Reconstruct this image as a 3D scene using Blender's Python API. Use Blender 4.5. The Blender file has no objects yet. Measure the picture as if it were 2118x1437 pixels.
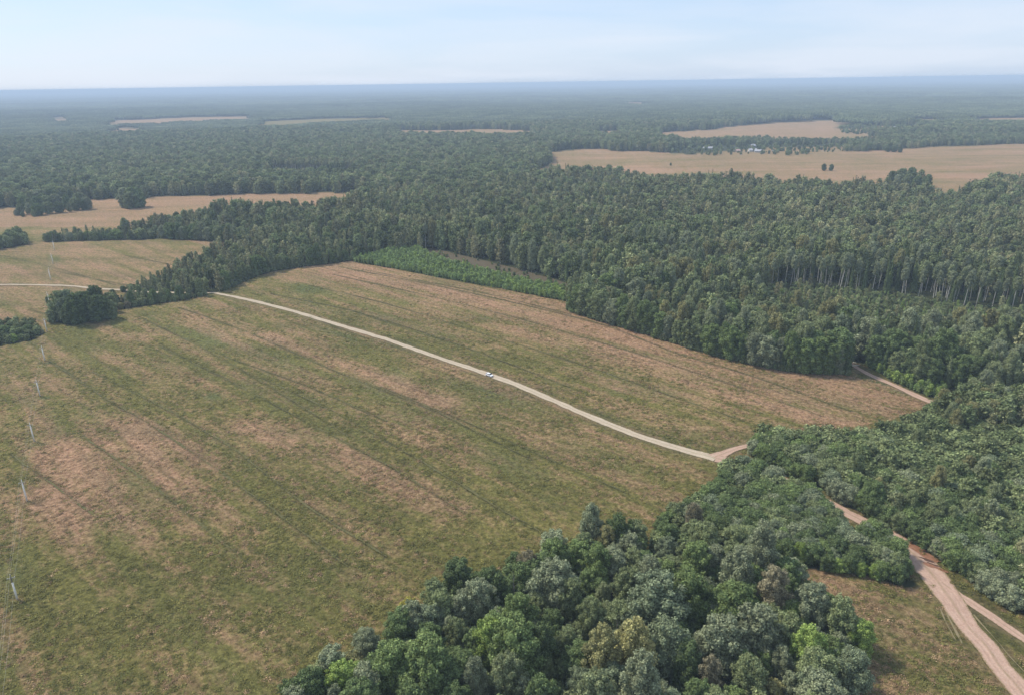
import bpy, bmesh, math, random
import numpy as np
from mathutils import Matrix, Vector
rad = math.radians
S = bpy.context.scene
COL = S.collection
rng = np.random.default_rng(7)
random.seed(7)

# ------------------------------------------------------------------ camera
PW, PH, FPX, CAMH = 2118., 1437., 1500., 140.
PITCH = math.atan(546.5 / FPX); ROLL = rad(.86)
Fv = np.array([0, math.cos(PITCH), -math.sin(PITCH)])
R0 = np.array([1., 0, 0]); U0 = np.array([0, math.sin(PITCH), math.cos(PITCH)])
Rv = math.cos(ROLL) * R0 - math.sin(ROLL) * U0
Uv = math.sin(ROLL) * R0 + math.cos(ROLL) * U0
cam = bpy.data.cameras.new('camera'); co = bpy.data.objects.new('camera', cam); COL.objects.link(co)
cam.sensor_width = 36; cam.lens = 36 * FPX / PW; cam.clip_start = 1; cam.clip_end = 90000
co.matrix_world = Matrix(((Rv[0], Uv[0], -Fv[0], 0), (Rv[1], Uv[1], -Fv[1], 0), (Rv[2], Uv[2], -Fv[2], CAMH), (0, 0, 0, 1)))
S.camera = co

# ------------------------------------------------------------------ sky, sun, exposure
SUN_EL, SUN_AZ = 48., -62.      # azimuth measured from +Y towards +X
w = bpy.data.worlds.new('World'); S.world = w; w.use_nodes = True
nt = w.node_tree; nt.nodes.clear()
def N(t, typ, **k):
    n = t.nodes.new(typ)
    for a, b in k.items(): setattr(n, a, b)
    return n
sky = N(nt, 'ShaderNodeTexSky', sky_type='NISHITA', sun_disc=False)
sky.sun_elevation = rad(SUN_EL); sky.sun_rotation = rad(SUN_AZ)
sky.air_density = 1.0; sky.dust_density = 0.6; sky.ozone_density = 1.5; sky.altitude = 100
tc = N(nt, 'ShaderNodeTexCoord'); sep = N(nt, 'ShaderNodeSeparateXYZ'); nt.links.new(tc.outputs['Generated'], sep.inputs[0])
def math_n(t, op, a, b=None, clamp=False):
    n = N(t, 'ShaderNodeMath', operation=op); n.use_clamp = clamp
    for i, v in enumerate((a, b)):
        if v is None: continue
        if isinstance(v, (int, float)): n.inputs[i].default_value = v
        else: t.links.new(v, n.inputs[i])
    return n.outputs[0]
zz = math_n(nt, 'ADD', math_n(nt, 'MAXIMUM', sep.outputs[2], 0.0), 0.10)
cx = math_n(nt, 'DIVIDE', sep.outputs[0], zz); cy = math_n(nt, 'DIVIDE', sep.outputs[1], zz)
cmb = N(nt, 'ShaderNodeCombineXYZ'); nt.links.new(cx, cmb.inputs[0]); nt.links.new(cy, cmb.inputs[1])
cn = N(nt, 'ShaderNodeTexNoise'); cn.inputs['Scale'].default_value = .42; cn.inputs['Detail'].default_value = 7; cn.inputs['Roughness'].default_value = .5; cn.inputs['Distortion'].default_value = .35
nt.links.new(cmb.outputs[0], cn.inputs['Vector'])
mr = N(nt, 'ShaderNodeMapRange'); mr.inputs[1].default_value = .42; mr.inputs[2].default_value = .62; mr.inputs[3].default_value = 0.; mr.inputs[4].default_value = .55
nt.links.new(cn.outputs[0], mr.inputs[0])
m0 = N(nt, 'ShaderNodeMixRGB'); m0.inputs[0].default_value = .72; nt.links.new(sky.outputs[0], m0.inputs[1]); m0.inputs[2].default_value = (3.8, 4.8, 6.5, 1)   # thin veil of high cloud
mx = N(nt, 'ShaderNodeMixRGB'); nt.links.new(mr.outputs[0], mx.inputs[0]); nt.links.new(m0.outputs[0], mx.inputs[1])
mx.inputs[2].default_value = (5.3, 5.7, 6.4, 1)
bg = N(nt, 'ShaderNodeBackground'); bg.inputs['Strength'].default_value = .092
wo = N(nt, 'ShaderNodeOutputWorld'); nt.links.new(mx.outputs[0], bg.inputs[0]); nt.links.new(bg.outputs[0], wo.inputs[0])
sl = bpy.data.lights.new('sun', 'SUN'); sl.energy = 2.9; sl.angle = rad(8); sl.color = (1, .92, .80)
so = bpy.data.objects.new('sun', sl); COL.objects.link(so)
sd = Vector((math.sin(rad(SUN_AZ)) * math.cos(rad(SUN_EL)), math.cos(rad(SUN_AZ)) * math.cos(rad(SUN_EL)), math.sin(rad(SUN_EL))))
so.rotation_euler = sd.to_track_quat('Z', 'Y').to_euler(); so.location = (0, 0, 300)
S.view_settings.view_transform = 'Standard'; S.view_settings.look = 'None'; S.view_settings.exposure = 0.76; S.view_settings.gamma = 1
S.cycles.max_bounces = 4; S.cycles.diffuse_bounces = 2; S.cycles.glossy_bounces = 1; S.cycles.transmission_bounces = 2; S.cycles.volume_bounces = 0

# ------------------------------------------------------------------ helpers
def at(x, y, z=0.):
    d = Fv * FPX + Rv * (x - PW / 2) + Uv * (PH / 2 - y); t = (z - CAMH) / d[2]
    return np.array([d[0] * t, d[1] * t])
def ats(l): return np.array([at(*q) for q in l])
def proj(X, Y, Z=0.):
    dx, dy, dz = X, Y, Z - CAMH
    c = dx * Fv[0] + dy * Fv[1] + dz * Fv[2]; c = np.where(c > 1, c, 1e-3 + 0 * c)
    return PW / 2 + FPX * (dx * Rv[0] + dy * Rv[1] + dz * Rv[2]) / c, PH / 2 - FPX * (dx * Uv[0] + dy * Uv[1] + dz * Uv[2]) / c
def inpoly(X, Y, P):
    r = np.zeros(np.shape(X), bool); n = len(P); j = n - 1
    for i in range(n):
        xi, yi = P[i]; xj, yj = P[j]
        if yi != yj:
            c = ((yi > Y) != (yj > Y)) & (X < (xj - xi) * (Y - yi) / (yj - yi) + xi); r ^= c
        j = i
    return r
def vnoise(x, y, seed, s):
    L = np.random.default_rng(seed).random((128, 128)); x = x / s; y = y / s
    xi = np.floor(x).astype(int); yi = np.floor(y).astype(int); fx = x - xi; fy = y - yi
    fx = fx * fx * (3 - 2 * fx); fy = fy * fy * (3 - 2 * fy); a = xi & 127; b = yi & 127; a1 = (a + 1) & 127; b1 = (b + 1) & 127
    return (L[a, b] * (1 - fx) + L[a1, b] * fx) * (1 - fy) + (L[a, b1] * (1 - fx) + L[a1, b1] * fx) * fy
def fbm(x, y, seed, s, o=4):
    r = 0; a = 1; t = 0
    for i in range(o): r = r + a * vnoise(x + 17 * i, y + 31 * i, seed + i, s / 2 ** i); t += a; a *= .55
    return r / t
def pdist(X, Y, P):
    d = np.full(np.shape(X), 1e9)
    for (ax, ay), (bx, by) in zip(P[:-1], P[1:]):
        vx, vy = bx - ax, by - ay; L = vx * vx + vy * vy + 1e-9
        t = np.clip(((X - ax) * vx + (Y - ay) * vy) / L, 0, 1)
        d = np.minimum(d, np.hypot(X - ax - t * vx, Y - ay - t * vy))
    return d
def tag(o, label=None, cat=None, group=None, kind=None):
    if label: o['label'] = label
    if cat: o['category'] = cat
    if group: o['group'] = group
    if kind: o['kind'] = kind
    return o
def mesh_np(name, V, Fq, attrs=None, mats=(), smooth=False, uvs=None):
    """V n*3, Fq m*k (k = 3 or 4)"""
    me = bpy.data.meshes.new(name); V = np.asarray(V, np.float32); Fq = np.asarray(Fq, np.int32); k = Fq.shape[1]; m = len(Fq)
    me.vertices.add(len(V)); me.vertices.foreach_set('co', V.ravel())
    me.loops.add(m * k); me.loops.foreach_set('vertex_index', Fq.ravel())
    me.polygons.add(m); me.polygons.foreach_set('loop_start', np.arange(0, m * k, k, dtype=np.int32))
    me.polygons.foreach_set('use_smooth', np.full(m, smooth))
    me.update(calc_edges=True)
    for n_, a in (attrs or {}).items():
        at_ = me.attributes.new(n_, 'FLOAT', 'POINT'); at_.data.foreach_set('value', np.asarray(a, np.float32))
    if uvs is not None:
        l = me.uv_layers.new(name='UVMap'); l.data.foreach_set('uv', np.asarray(uvs, np.float32)[Fq.ravel()].ravel())
    for mm in mats: me.materials.append(mm)
    return me
def link(name, me, parent=None, loc=None):
    o = bpy.data.objects.new(name, me); COL.objects.link(o)
    if parent: o.parent = parent
    if loc is not None: o.location = loc
    return o

# ------------------------------------------------------------------ materials
def mat(name, col, rough=.85, spec=.1, metal=0.):
    m = bpy.data.materials.new(name); m.use_nodes = True; b = m.node_tree.nodes['Principled BSDF']
    b.inputs['Base Color'].default_value = (*col, 1); b.inputs['Roughness'].default_value = rough
    b.inputs['Specular IOR Level'].default_value = spec; b.inputs['Metallic'].default_value = metal
    return m
def noisy(name, col, col2, scale, rough=.85, spec=.1, detail=4, coords='Object', stretch=(1, 1, 1), metal=0.):
    m = mat(name, col, rough, spec, metal); t = m.node_tree; b = t.nodes['Principled BSDF']
    tc = N(t, 'ShaderNodeTexCoord'); mp = N(t, 'ShaderNodeMapping'); mp.inputs['Scale'].default_value = stretch
    t.links.new(tc.outputs[coords], mp.inputs[0]); n = N(t, 'ShaderNodeTexNoise'); n.inputs['Scale'].default_value = scale; n.inputs['Detail'].default_value = detail
    t.links.new(mp.outputs[0], n.inputs['Vector']); r = N(t, 'ShaderNodeValToRGB')
    r.color_ramp.elements[0].position = .35; r.color_ramp.elements[1].position = .65
    r.color_ramp.elements[0].color = (*col, 1); r.color_ramp.elements[1].color = (*col2, 1)
    t.links.new(n.outputs[0], r.inputs[0]); t.links.new(r.outputs[0], b.inputs['Base Color'])
    return m
def attr_n(t, name):
    return N(t, 'ShaderNodeAttribute', attribute_name=name).outputs['Fac']
def mixc(t, f, a, b, bt='MIX'):
    n = N(t, 'ShaderNodeMixRGB', blend_type=bt)
    for i, v in enumerate((f, a, b)):
        if isinstance(v, (int, float)): n.inputs[i].default_value = v
        elif isinstance(v, tuple): n.inputs[i].default_value = (*v, 1)
        else: t.links.new(v, n.inputs[i])
    return n.outputs[0]
def noise_n(t, vec, scale, detail=4, rough=.55, lo=.3, hi=.7):
    n = N(t, 'ShaderNodeTexNoise'); n.inputs['Scale'].default_value = scale; n.inputs['Detail'].default_value = detail; n.inputs['Roughness'].default_value = rough
    t.links.new(vec, n.inputs['Vector']); r = N(t, 'ShaderNodeMapRange'); r.inputs[1].default_value = lo; r.inputs[2].default_value = hi
    t.links.new(n.outputs[0], r.inputs[0]); return r.outputs[0]
def foliage(name, ramp=None, var=.16):
    m = mat(name, (.05, .08, .04), .75, .08); t = m.node_tree; b = t.nodes['Principled BSDF']
    oi = N(t, 'ShaderNodeObjectInfo')
    if ramp:
        r = N(t, 'ShaderNodeValToRGB'); e = r.color_ramp.elements; r.color_ramp.interpolation = 'LINEAR'
        for i, c in enumerate(ramp):
            p = i / (len(ramp) - 1); el = e[0] if i == 0 else (e[1] if i == len(ramp) - 1 else e.new(p)); el.position = p; el.color = (*c, 1)
        # e.new shuffles: rewrite in order
        for i, c in enumerate(ramp): e[i].position = i / (len(ramp) - 1); e[i].color = (*c, 1)
        pn = noise_n(t, oi.outputs['Location'], .011, 3, .6, .3, .7); pf = math_n(t, 'ADD', math_n(t, 'MULTIPLY', oi.outputs['Random'], .55), math_n(t, 'MULTIPLY', pn, .45), True)
        t.links.new(pf, r.inputs[0]); vv = math_n(t, 'ADD', math_n(t, 'MULTIPLY', math_n(t, 'FRACT', math_n(t, 'MULTIPLY', oi.outputs['Random'], 37.)), .75), .62); c = mixc(t, 1., r.outputs[0], vv, 'MULTIPLY')
    else:
        v = math_n(t, 'ADD', math_n(t, 'MULTIPLY', oi.outputs['Random'], 2 * var), 1 - var)
        c = mixc(t, 1., oi.outputs['Color'], v, 'MULTIPLY')
    lv = attr_n(t, 'lv'); c = mixc(t, 1., c, lv, 'MULTIPLY')
    t.links.new(c, b.inputs['Base Color'])
    tr = N(t, 'ShaderNodeBsdfTranslucent'); t.links.new(c, tr.inputs[0]); ms = N(t, 'ShaderNodeMixShader'); ms.inputs[0].default_value = .22
    t.links.new(b.outputs[0], ms.inputs[1]); t.links.new(tr.outputs[0], ms.inputs[2]); t.links.new(ms.outputs[0], t.nodes['Material Output'].inputs['Surface'])
    return m
M = {}
M['leaf'] = foliage('leaf')
M['leaf_broad'] = foliage('leaf_broad', [(0.118, 0.147, 0.067), (0.144, 0.184, 0.078), (0.178, 0.215, 0.096), (0.211, 0.243, 0.112), (0.257, 0.271, 0.137)])
M['leaf_birch'] = foliage('leaf_birch', [(0.182, 0.205, 0.101), (0.227, 0.249, 0.121), (0.271, 0.282, 0.143), (0.309, 0.299, 0.157), (0.355, 0.327, 0.179)])
M['leaf_spruce'] = foliage('leaf_spruce', [(0.093, 0.113, 0.058), (0.120, 0.141, 0.069), (0.147, 0.167, 0.083), (0.194, 0.190, 0.099)])
M['leaf_sapling'] = foliage('leaf_sapling', [(.19, .28, .105), (.24, .33, .12), (.28, .365, .14), (.31, .38, .16)])
M['leaf_far'] = foliage('leaf_far', [(0.099, 0.128, 0.064), (0.127, 0.156, 0.075), (0.158, 0.186, 0.092), (0.205, 0.222, 0.116)])
M['bark_pale'] = noisy('bark_pale', (.62, .59, .52), (.38, .36, .31), 2.2, stretch=(1, 1, .3))
M['bark_dark'] = noisy('bark_dark', (.10, .085, .065), (.16, .14, .11), 3)
M['bark_dead'] = noisy('bark_dead', (.30, .28, .26), (.19, .17, .16), 3)

# ------------------------------------------------------------------ regions traced on the photograph (pixel -> ground)
def down(l): return [(x, y + .148 * (y - 172)) for x, y in l]     # near edge of a clearing hides behind the tree tops in front of it
BELTBACK = [(750, 440), (650, 448), (450, 456), (330, 470), (230, 481), (110, 490)]
FIELD_C = [(-300, 442), (0, 430), (60, 428), (190, 412), (300, 408), (500, 402), (752, 396)] + BELTBACK + [(75, 497), (0, 502), (-300, 532)]
FIELD_E = [(1132, 313), (1250, 307), (1262, 311), (1370, 315), (1450, 322), (1560, 322), (1640, 322), (1740, 314), (1830, 312), (1930, 303), (2118, 298), (2500, 290)] + down([(2500, 345), (2118, 360), (2060, 366), (2006, 374), (1985, 392), (1950, 391), (1925, 384), (1835, 376), (1730, 378), (1590, 366), (1560, 370), (1345, 359), (1330, 354), (1250, 348), (1100, 351)]) + [(1098, 356), (1140, 341)]
def thin(l): return [(x, y + .112 * (y - 172)) for x, y in l]
FAR_FIELDS = [
    [(1360, 274), (1475, 268), (1500, 263), (1600, 254), (1745, 248)] + down([(1735, 262), (1810, 268), (1830, 278), (1700, 281), (1560, 277), (1420, 281), (1365, 279)]),
    [(818, 271), (1010, 267), (1100, 271)] + thin([(1100, 277), (1010, 277), (830, 275)]),
    [(528, 253), (660, 246), (818, 243)] + thin([(820, 247), (660, 252), (530, 259)]),
    [(218, 251), (400, 243), (522, 241)] + thin([(524, 244), (400, 248), (220, 255)]),
    [(98, 245), (152, 242)] + thin([(152, 248), (104, 250)]),
    [(225, 266), (300, 266)] + thin([(300, 269), (225, 269)]),
    [(1232, 271), (1280, 270)] + thin([(1280, 276), (1234, 276)]),
    [(2000, 247), (2118, 243), (2400, 238)] + thin([(2400, 243), (2118, 248), (2005, 250)]),
    [(1870, 248), (1960, 246)] + thin([(1950, 249), (1880, 251)]),
    [(300, 268), (300, 268.5)] + thin([(60, 272), (58, 271)]),
    [(1290, 213), (1335, 212)] + thin([(1335, 215), (1290, 216)]),
    [(1030, 178), (1480, 175)] + thin([(1480, 177), (1030, 180)])]
F1 = [(1170, 641), (1250, 667), (1330, 690), (1400, 711), (1500, 742), (1640, 769), (1758, 776), (1765, 752), (1850, 778), (1905, 798), (1960, 803), (2000, 805), (2118, 830), (2420, 880), (2500, 400)] + \
     down([(2118, 360), (2060, 366), (2006, 374), (1985, 392), (1950, 391), (1925, 384), (1835, 376), (1730, 378), (1590, 366), (1560, 370), (1345, 359), (1330, 354), (1250, 348), (1100, 351)]) + \
     [(1100, 385), (1000, 392), (790, 412)] + BELTBACK + \
     [(85, 502), (330, 494), (480, 502), (520, 503), (450, 528), (340, 565), (262, 600), (250, 640), (330, 627), (440, 609), (500, 583), (560, 562), (640, 551), (725, 540), (860, 523), (900, 530), (1010, 545), (1080, 566), (1130, 580), (1192, 592)]
SCRUB = [(1560, 598), (1650, 590), (1850, 612), (2000, 636), (2118, 640), (2420, 670), (2420, 760), (2118, 712), (1900, 700), (1700, 668), (1580, 640)]
CLEARING = [(862, 521), (893, 513), (1010, 541), (1135, 573), (1200, 592), (1200, 610), (1100, 590), (1000, 567), (930, 548)]
STRIP = [(727, 541), (800, 521), (868, 518), (930, 544), (1000, 563), (1100, 586), (1190, 602), (1186, 627), (1080, 606), (940, 580), (820, 557)]
SAPS2 = [(1785, 752), (1850, 778), (1900, 795), (1955, 806), (1945, 828), (1900, 812), (1850, 790)]
CLUMP = [(104, 668), (150, 673), (236, 648), (240, 628), (180, 632), (110, 645)]
LEFTBUSH = [(-150, 760), (0, 716), (70, 702), (90, 690), (60, 668), (0, 672), (-150, 690)]
F1_LEFT = [(-300, 560), (0, 516), (62, 504), (40, 490), (0, 505), (-300, 535)]
THICK_M = [(1504, 972), (1530, 968), (1590, 985), (1650, 1012), (1695, 1050), (1725, 1088), (1755, 1118), (1785, 1124), (1812, 1108), (1850, 1150), (1890, 1205), (1880, 1212), (1800, 1192), (1700, 1180), (1640, 1172), (1560, 1150), (1480, 1110), (1400, 1090), (1350, 1112), (1390, 1075), (1440, 1045), (1480, 1010)]
THICK_R = [(1534, 922), (1560, 945), (1640, 982), (1720, 1020), (1790, 1056), (1850, 1086), (1900, 1118), (1960, 1160), (2010, 1190), (2060, 1232), (2118, 1268), (2300, 1370), (2420, 1000), (2420, 890), (2118, 852), (2060, 838), (1975, 838), (1930, 860), (1900, 880), (1840, 905), (1800, 918), (1650, 912), (1560, 912)]
WOOD_N = [(1340, 1130), (1400, 1100), (1470, 1120), (1560, 1160), (1640, 1188), (1680, 1240), (1715, 1292), (1765, 1350), (1770, 1405), (1725, 1450), (1700, 1540), (1500, 1750), (480, 1750), (560, 1480), (700, 1400), (800, 1330), (900, 1260), (1000, 1235), (1080, 1180), (1180, 1155)]

ROADS = {
 'main': ([(445, 606), (520, 622), (600, 642), (700, 672), (800, 702), (900, 737), (1015, 776), (1100, 808), (1200, 852), (1300, 893), (1400, 926), (1480, 948), (1515, 955), (1560, 968), (1640, 1000), (1700, 1030), (1750, 1060), (1800, 1085), (1850, 1112), (1905, 1160), (1950, 1215), (2000, 1290), (2060, 1365), (2118, 1437), (2200, 1540), (2300, 1680)],
          [3.2, 4.0, 4.0, 4.0, 4.0, 4.0, 4.2, 4.2, 4.2, 4.4, 4.6, 5.5, 5, 4, 4, 4, 4.4, 5, 6.5, 9.5, 8, 6, 5.6, 5.4, 5.4, 5.4]),
 'left': ([(-150, 592), (0, 589), (100, 590), (150, 592), (200, 597), (250, 600), (300, 604), (380, 606), (445, 606)], [3.2] * 9),
 'spur': ([(1478, 946), (1498, 937), (1516, 930), (1536, 924), (1556, 920)], [6.5, 4.4, 3.6, 3.2, 2.6]),
 'back': ([(1990, 880), (1965, 850), (1930, 833), (1900, 820), (1850, 797), (1800, 775), (1768, 757), (1745, 740)], [4.2, 4.2, 4.4, 4.2, 3.6, 3.4, 3.0, 2.6]),
 'branch': ([(1930, 1190), (1975, 1225), (2020, 1255), (2070, 1290), (2118, 1322), (2200, 1380), (2330, 1475)], [4, 3.4, 3.4, 3.4, 3.4, 3.4, 3.4])}

# ------------------------------------------------------------------ ground: one sheet to the horizon
ANG = rad(-43.5); ca, sa = math.cos(ANG), math.sin(ANG)
def axis(lo, hi, step, far, g):
    a = list(np.arange(lo, hi + .01, step)); s = step
    while a[-1] < far: s *= g; a.append(a[-1] + s)
    s = step; b = []; v = lo
    while v > -far: s *= g; v -= s; b.append(v)
    return np.array(b[::-1] + a)
gx = axis(-300, 260, 1.15, 60000, 1.045); gy = axis(105, 620, 1.15, 60000, 1.035)
gy = gy[gy > -400]
X, Y = np.meshgrid(gx, gy); ny, nx = X.shape; X = X.ravel(); Y = Y.ravel()
px, py = proj(X, Y); front = Y > 20
s_ = X * ca + Y * sa; t_ = -X * sa + Y * ca
wx = X + 6 * (fbm(X, Y, 91, 30, 3) - .5); wy = Y + 6 * (fbm(X, Y, 95, 30, 3) - .5)
ppx, ppy = proj(wx, wy)
tan = np.zeros_like(X) + .22
def blob(x, y, L, W, a, arr, ang=ANG):
    c = at(x, y); dx = wx - c[0]; dy = wy - c[1]
    u = (dx * math.cos(ang) + dy * math.sin(ang)) / L; v = (-dx * math.sin(ang) + dy * math.cos(ang)) / W
    arr += a * np.exp(-(u * u + v * v) ** 1.3)
def seg(x1, y1, x2, y2, W, a, arr):
    P = ats([(x1, y1), (x2, y2)]); d = pdist(wx, wy, P); arr += a * np.exp(-(d / W) ** 2)
for q in [(250, 905, 32, 16, .55), (150, 945, 26, 14, .45), (330, 960, 30, 9, .4), (60, 1040, 16, 12, .55), (150, 1080, 20, 9, .45), (270, 1085, 18, 6, .5), (10, 1110, 12, 9, .4),
          (290, 880, 20, 9, .25), (420, 940, 20, 8, .25), (100, 800, 24, 10, .25), (200, 1010, 25, 9, .3), (290, 697, 14, 8, .45), (480, 700, 30, 7, .45), (240, 745, 24, 5, .3),
          (1115, 905, 16, 6, .3), (80, 870, 18, 8, .25), (520, 1090, 16, 5, .15), (350, 760, 22, 5, .2), (1700, 1190, 14, 9, .35), (1800, 1260, 20, 7, .2), (1690, 1420, 14, 8, .25), (1700, 1330, 8, 6, .2), (540, 640, 22, 5, .3)]:
    blob(*q, tan)
for q in [(560, 692, 930, 832, 7, .5), (700, 752, 900, 830, 6, .25), (510, 880, 600, 925, 7, .35), (700, 935, 930, 1050, 7.5, .55), (380, 650, 560, 712, 5, .3), (170, 830, 460, 960, 6, .2), (600, 870, 720, 935, 5, .15), (330, 1000, 430, 1080, 5, .25)]:
    seg(*q, tan)
FB = [(445, 606), (560, 562), (725, 539), (1180, 630), (1758, 776), (1850, 800), (1930, 836), (1840, 870), (1530, 918), (1490, 938), (1300, 893), (1015, 776), (700, 672)]
fb = inpoly(px, py, FB) & front
fe = pdist(wx, wy, ats([(725, 539), (1180, 634), (1400, 712), (1758, 776), (1880, 830)]))
tb = .15 + .62 * np.clip(1 - (fe - 35) / 45, 0, 1); tan = np.where(fb, tb, tan)
for q in [(640, 597, 20, 9, -.5), (980, 655, 26, 8, -.35), (830, 603, 22, 7, -.3), (1190, 722, 12, 6, -.35), (1000, 665, 12, 5, -.2), (1050, 740, 35, 12, -.15), (1300, 745, 20, 6, .1), (700, 640, 26, 5, .15), (1450, 800, 35, 9, .2), (1620, 850, 24, 9, .2)]:
    blob(*q, np_ := np.zeros_like(tan)); tan = tan + np.where(fb, np_, 0)
fd = inpoly(px, py, [(-400, 520), (0, 510), (80, 498), (330, 490), (520, 500), (450, 530), (262, 600), (250, 640), (100, 670), (-400, 760)]) & front
tan = np.where(fd, .5 + .3 * (fbm(X, Y, 3, 60, 3) - .5), tan)
for q in [(30, 540, 60, 22, -.45), (60, 660, 40, 12, -.2)]: blob(*q, np_ := np.zeros_like(tan), 0.); tan = tan + np.where(fd, np_, 0)
far = front & (py < 470)
inC = inpoly(px, py, FIELD_C) & far; inE = inpoly(px, py, FIELD_E) & far
tan = np.where(inC, .80 + .6 * (fbm(X / 4, Y, 9, 26, 4) - .5), tan); tan = np.where(inE, .64 + 1.3 * (fbm(X / 7, Y, 8, 26, 4) - .5), tan)
inF = np.zeros(X.shape, bool)
for P in FAR_FIELDS: inF |= inpoly(px, py, P) & far
tan = np.where(inF, .75, tan)
tan = np.where(inpoly(px, py, FAR_FIELDS[2]) & far, .2, tan)
lowr = inpoly(px, py, [(1560, 1150), (1900, 1190), (2300, 1600), (1500, 1700)]) & front; tan = np.where(lowr, tan + .26, tan)
tan = np.where(~far & front & ~fb, tan - .14 * np.clip((py - 1040) / 160, 0, 1), tan)
tan += (.8 * (fbm(s_ / 5.5, t_, 21, 7, 4) - .5) + 1.0 * (fbm(s_ / 16, t_, 25, 5, 3) - .5)) * np.where(far, .35, 1) + .35 * (fbm(X, Y, 31, 40, 3) - .5)
# lush green patches
lush = np.zeros_like(X)
for q in [(640, 597, 22, 8, .55), (700, 690, 30, 3.5, .5), (1820, 792, 12, 2.2, .9), (1870, 812, 10, 1.8, .6), (1500, 700, 5, 3, .0), (590, 675, 10, 3, .4), (250, 1090, 12, 7, .25), (1000, 660, 12, 5, .25), (1190, 722, 8, 4, .4), (440, 820, 7, 4, .7), (560, 740, 40, 7, .4), (420, 700, 28, 9, .45),
          (1040, 820, 24, 7, .5), (760, 800, 24, 5, .4), (900, 870, 30, 6, .3), (1050, 960, 22, 7, .35), (60, 910, 6, 4, .3), (1780, 1290, 16, 6, .2), (800, 985, 12, 3.5, .3), (300, 1010, 10, 3, .2), (1250, 950, 24, 6, .25), (1280, 870, 20, 3, .3)]:
    blob(*q, lush)
for q in [(36, 1239), (56, 1035), (71, 912), (83, 819), (93, 746)]: blob(q[0] + 8, q[1] + 5, 3.2, 1.6, .8, lush, 0.)
lush += .55 * np.clip(fbm(s_ / 2.5, t_, 55, 14, 4) - .52, 0, 1) * 2 * np.where(far, .3, 1)
lush *= ~(inC | inE)
# wheel ruts and ploughing furrows
RUTS = [[(190, 768), (280, 812), (380, 865), (480, 925), (640, 1048), (800, 1150)], [(640, 655), (760, 700)], [(370, 636), (430, 656), (520, 690), (700, 770), (900, 850), (1100, 950)],
        [(20, 938), (110, 1000), (200, 1070)], [(250, 840), (330, 890), (420, 950), (560, 1050), (720, 1170)], [(170, 900), (290, 985), (400, 1070), (500, 1150)], [(540, 780), (700, 855), (850, 940), (1000, 1030), (1120, 1100)],
        [(330, 715), (480, 790), (640, 875), (800, 960), (960, 1060)], [(790, 800), (960, 870), (1150, 955), (1300, 1020)], [(460, 735), (640, 800), (800, 870)],
        [(700, 552), (900, 590), (1100, 634), (1250, 672), (1400, 730), (1560, 778), (1760, 850)], [(690, 568), (860, 606), (1060, 655), (1300, 725), (1500, 790), (1700, 860)],
        [(640, 590), (800, 628), (1000, 690), (1200, 752), (1400, 822), (1540, 870)], [(560, 608), (720, 640), (860, 682), (1010, 735), (1180, 800)], [(760, 560), (1000, 606), (1180, 650)],
        [(0, 528), (120, 556), (240, 590)], [(240, 525), (420, 560)], [(110, 560), (300, 598)], [(60, 640), (160, 668)], [(1500, 1075), (1540, 1110)], [(300, 660), (420, 720), (560, 800), (720, 900)], [(100, 745), (260, 850)]]
rut = np.zeros_like(X) + .0
near = (Y > 90) & (Y < 700) & (np.abs(X) < 600)
ii = np.where(near)[0]; rn = fbm(s_[ii] / 4, t_[ii], 77, 6, 3)
for k, P in enumerate(RUTS):
    d = pdist(wx[ii] * .12 + X[ii] * .88, wy[ii] * .12 + Y[ii] * .88, ats(P)); rut[ii] = np.maximum(rut[ii], np.exp(-(d / .9) ** 2) * np.clip(rn * 3.4 - .6, .32, 1))
# faint regular tramlines, parallel to the ruts
tl = np.abs(((t_[ii] + 1.2 * (rn - .5)) / 5.6) % 1 - .5) * 5.6
rut[ii] = np.maximum(rut[ii], .6 * np.exp(-(tl / .7) ** 2) * np.clip(fbm(s_[ii] / 14, t_[ii], 67, 5, 3) * 3.4 - 1.35, 0, 1))
# forest floor and bare earth
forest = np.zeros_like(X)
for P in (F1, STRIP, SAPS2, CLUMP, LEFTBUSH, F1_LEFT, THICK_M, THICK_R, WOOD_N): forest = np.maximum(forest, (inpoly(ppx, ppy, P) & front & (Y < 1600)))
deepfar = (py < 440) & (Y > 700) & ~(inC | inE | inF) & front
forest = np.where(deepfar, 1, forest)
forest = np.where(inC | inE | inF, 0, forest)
VILG = [[(1440, 318), (1600, 306), (1760, 303), (1790, 312), (1640, 326), (1460, 327)], [(1740, 268), (1830, 260), (1905, 262), (1900, 282), (1740, 290)]]
for P in VILG: vg = inpoly(ppx, ppy, P) & front; forest = np.where(vg, 0, forest); tan = np.where(vg, .55, tan)
forest = np.where(inpoly(ppx, ppy, SCRUB) & front, .9, forest)
soil = (inpoly(ppx, ppy, CLEARING) & front).astype(float) * .9; forest = np.where(soil > 0, .45, forest)
rp = {k: (ats(p), wd) for k, (p, wd) in ROADS.items()}
for k in rp:
    d = pdist(X[ii], Y[ii], rp[k][0]); wd = np.mean(rp[k][1])
    v = np.exp(-(np.maximum(d - wd * .5, 0) / .9) ** 2) * .55 * fbm(X[ii], Y[ii], 44, 4, 3) * 1.4; soil[ii] = np.maximum(soil[ii], v * (1 - forest[ii]))
    v2 = np.exp(-((d - wd * .5 - 2.2) / 1.3) ** 2) * np.clip(fbm(s_[ii], t_[ii], 45, 16, 3) * 3 - 1.1, 0, 1) * .8; rut[ii] = np.maximum(rut[ii], v2 * (1 - forest[ii]))
Z = .35 * (fbm(X, Y, 5, 45, 3) - .5) * (np.hypot(X, Y) < 900) + np.where(near, .22 * (fbm(X, Y, 6, 2.6, 2) - .5) - .18 * rut, 0)
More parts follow.
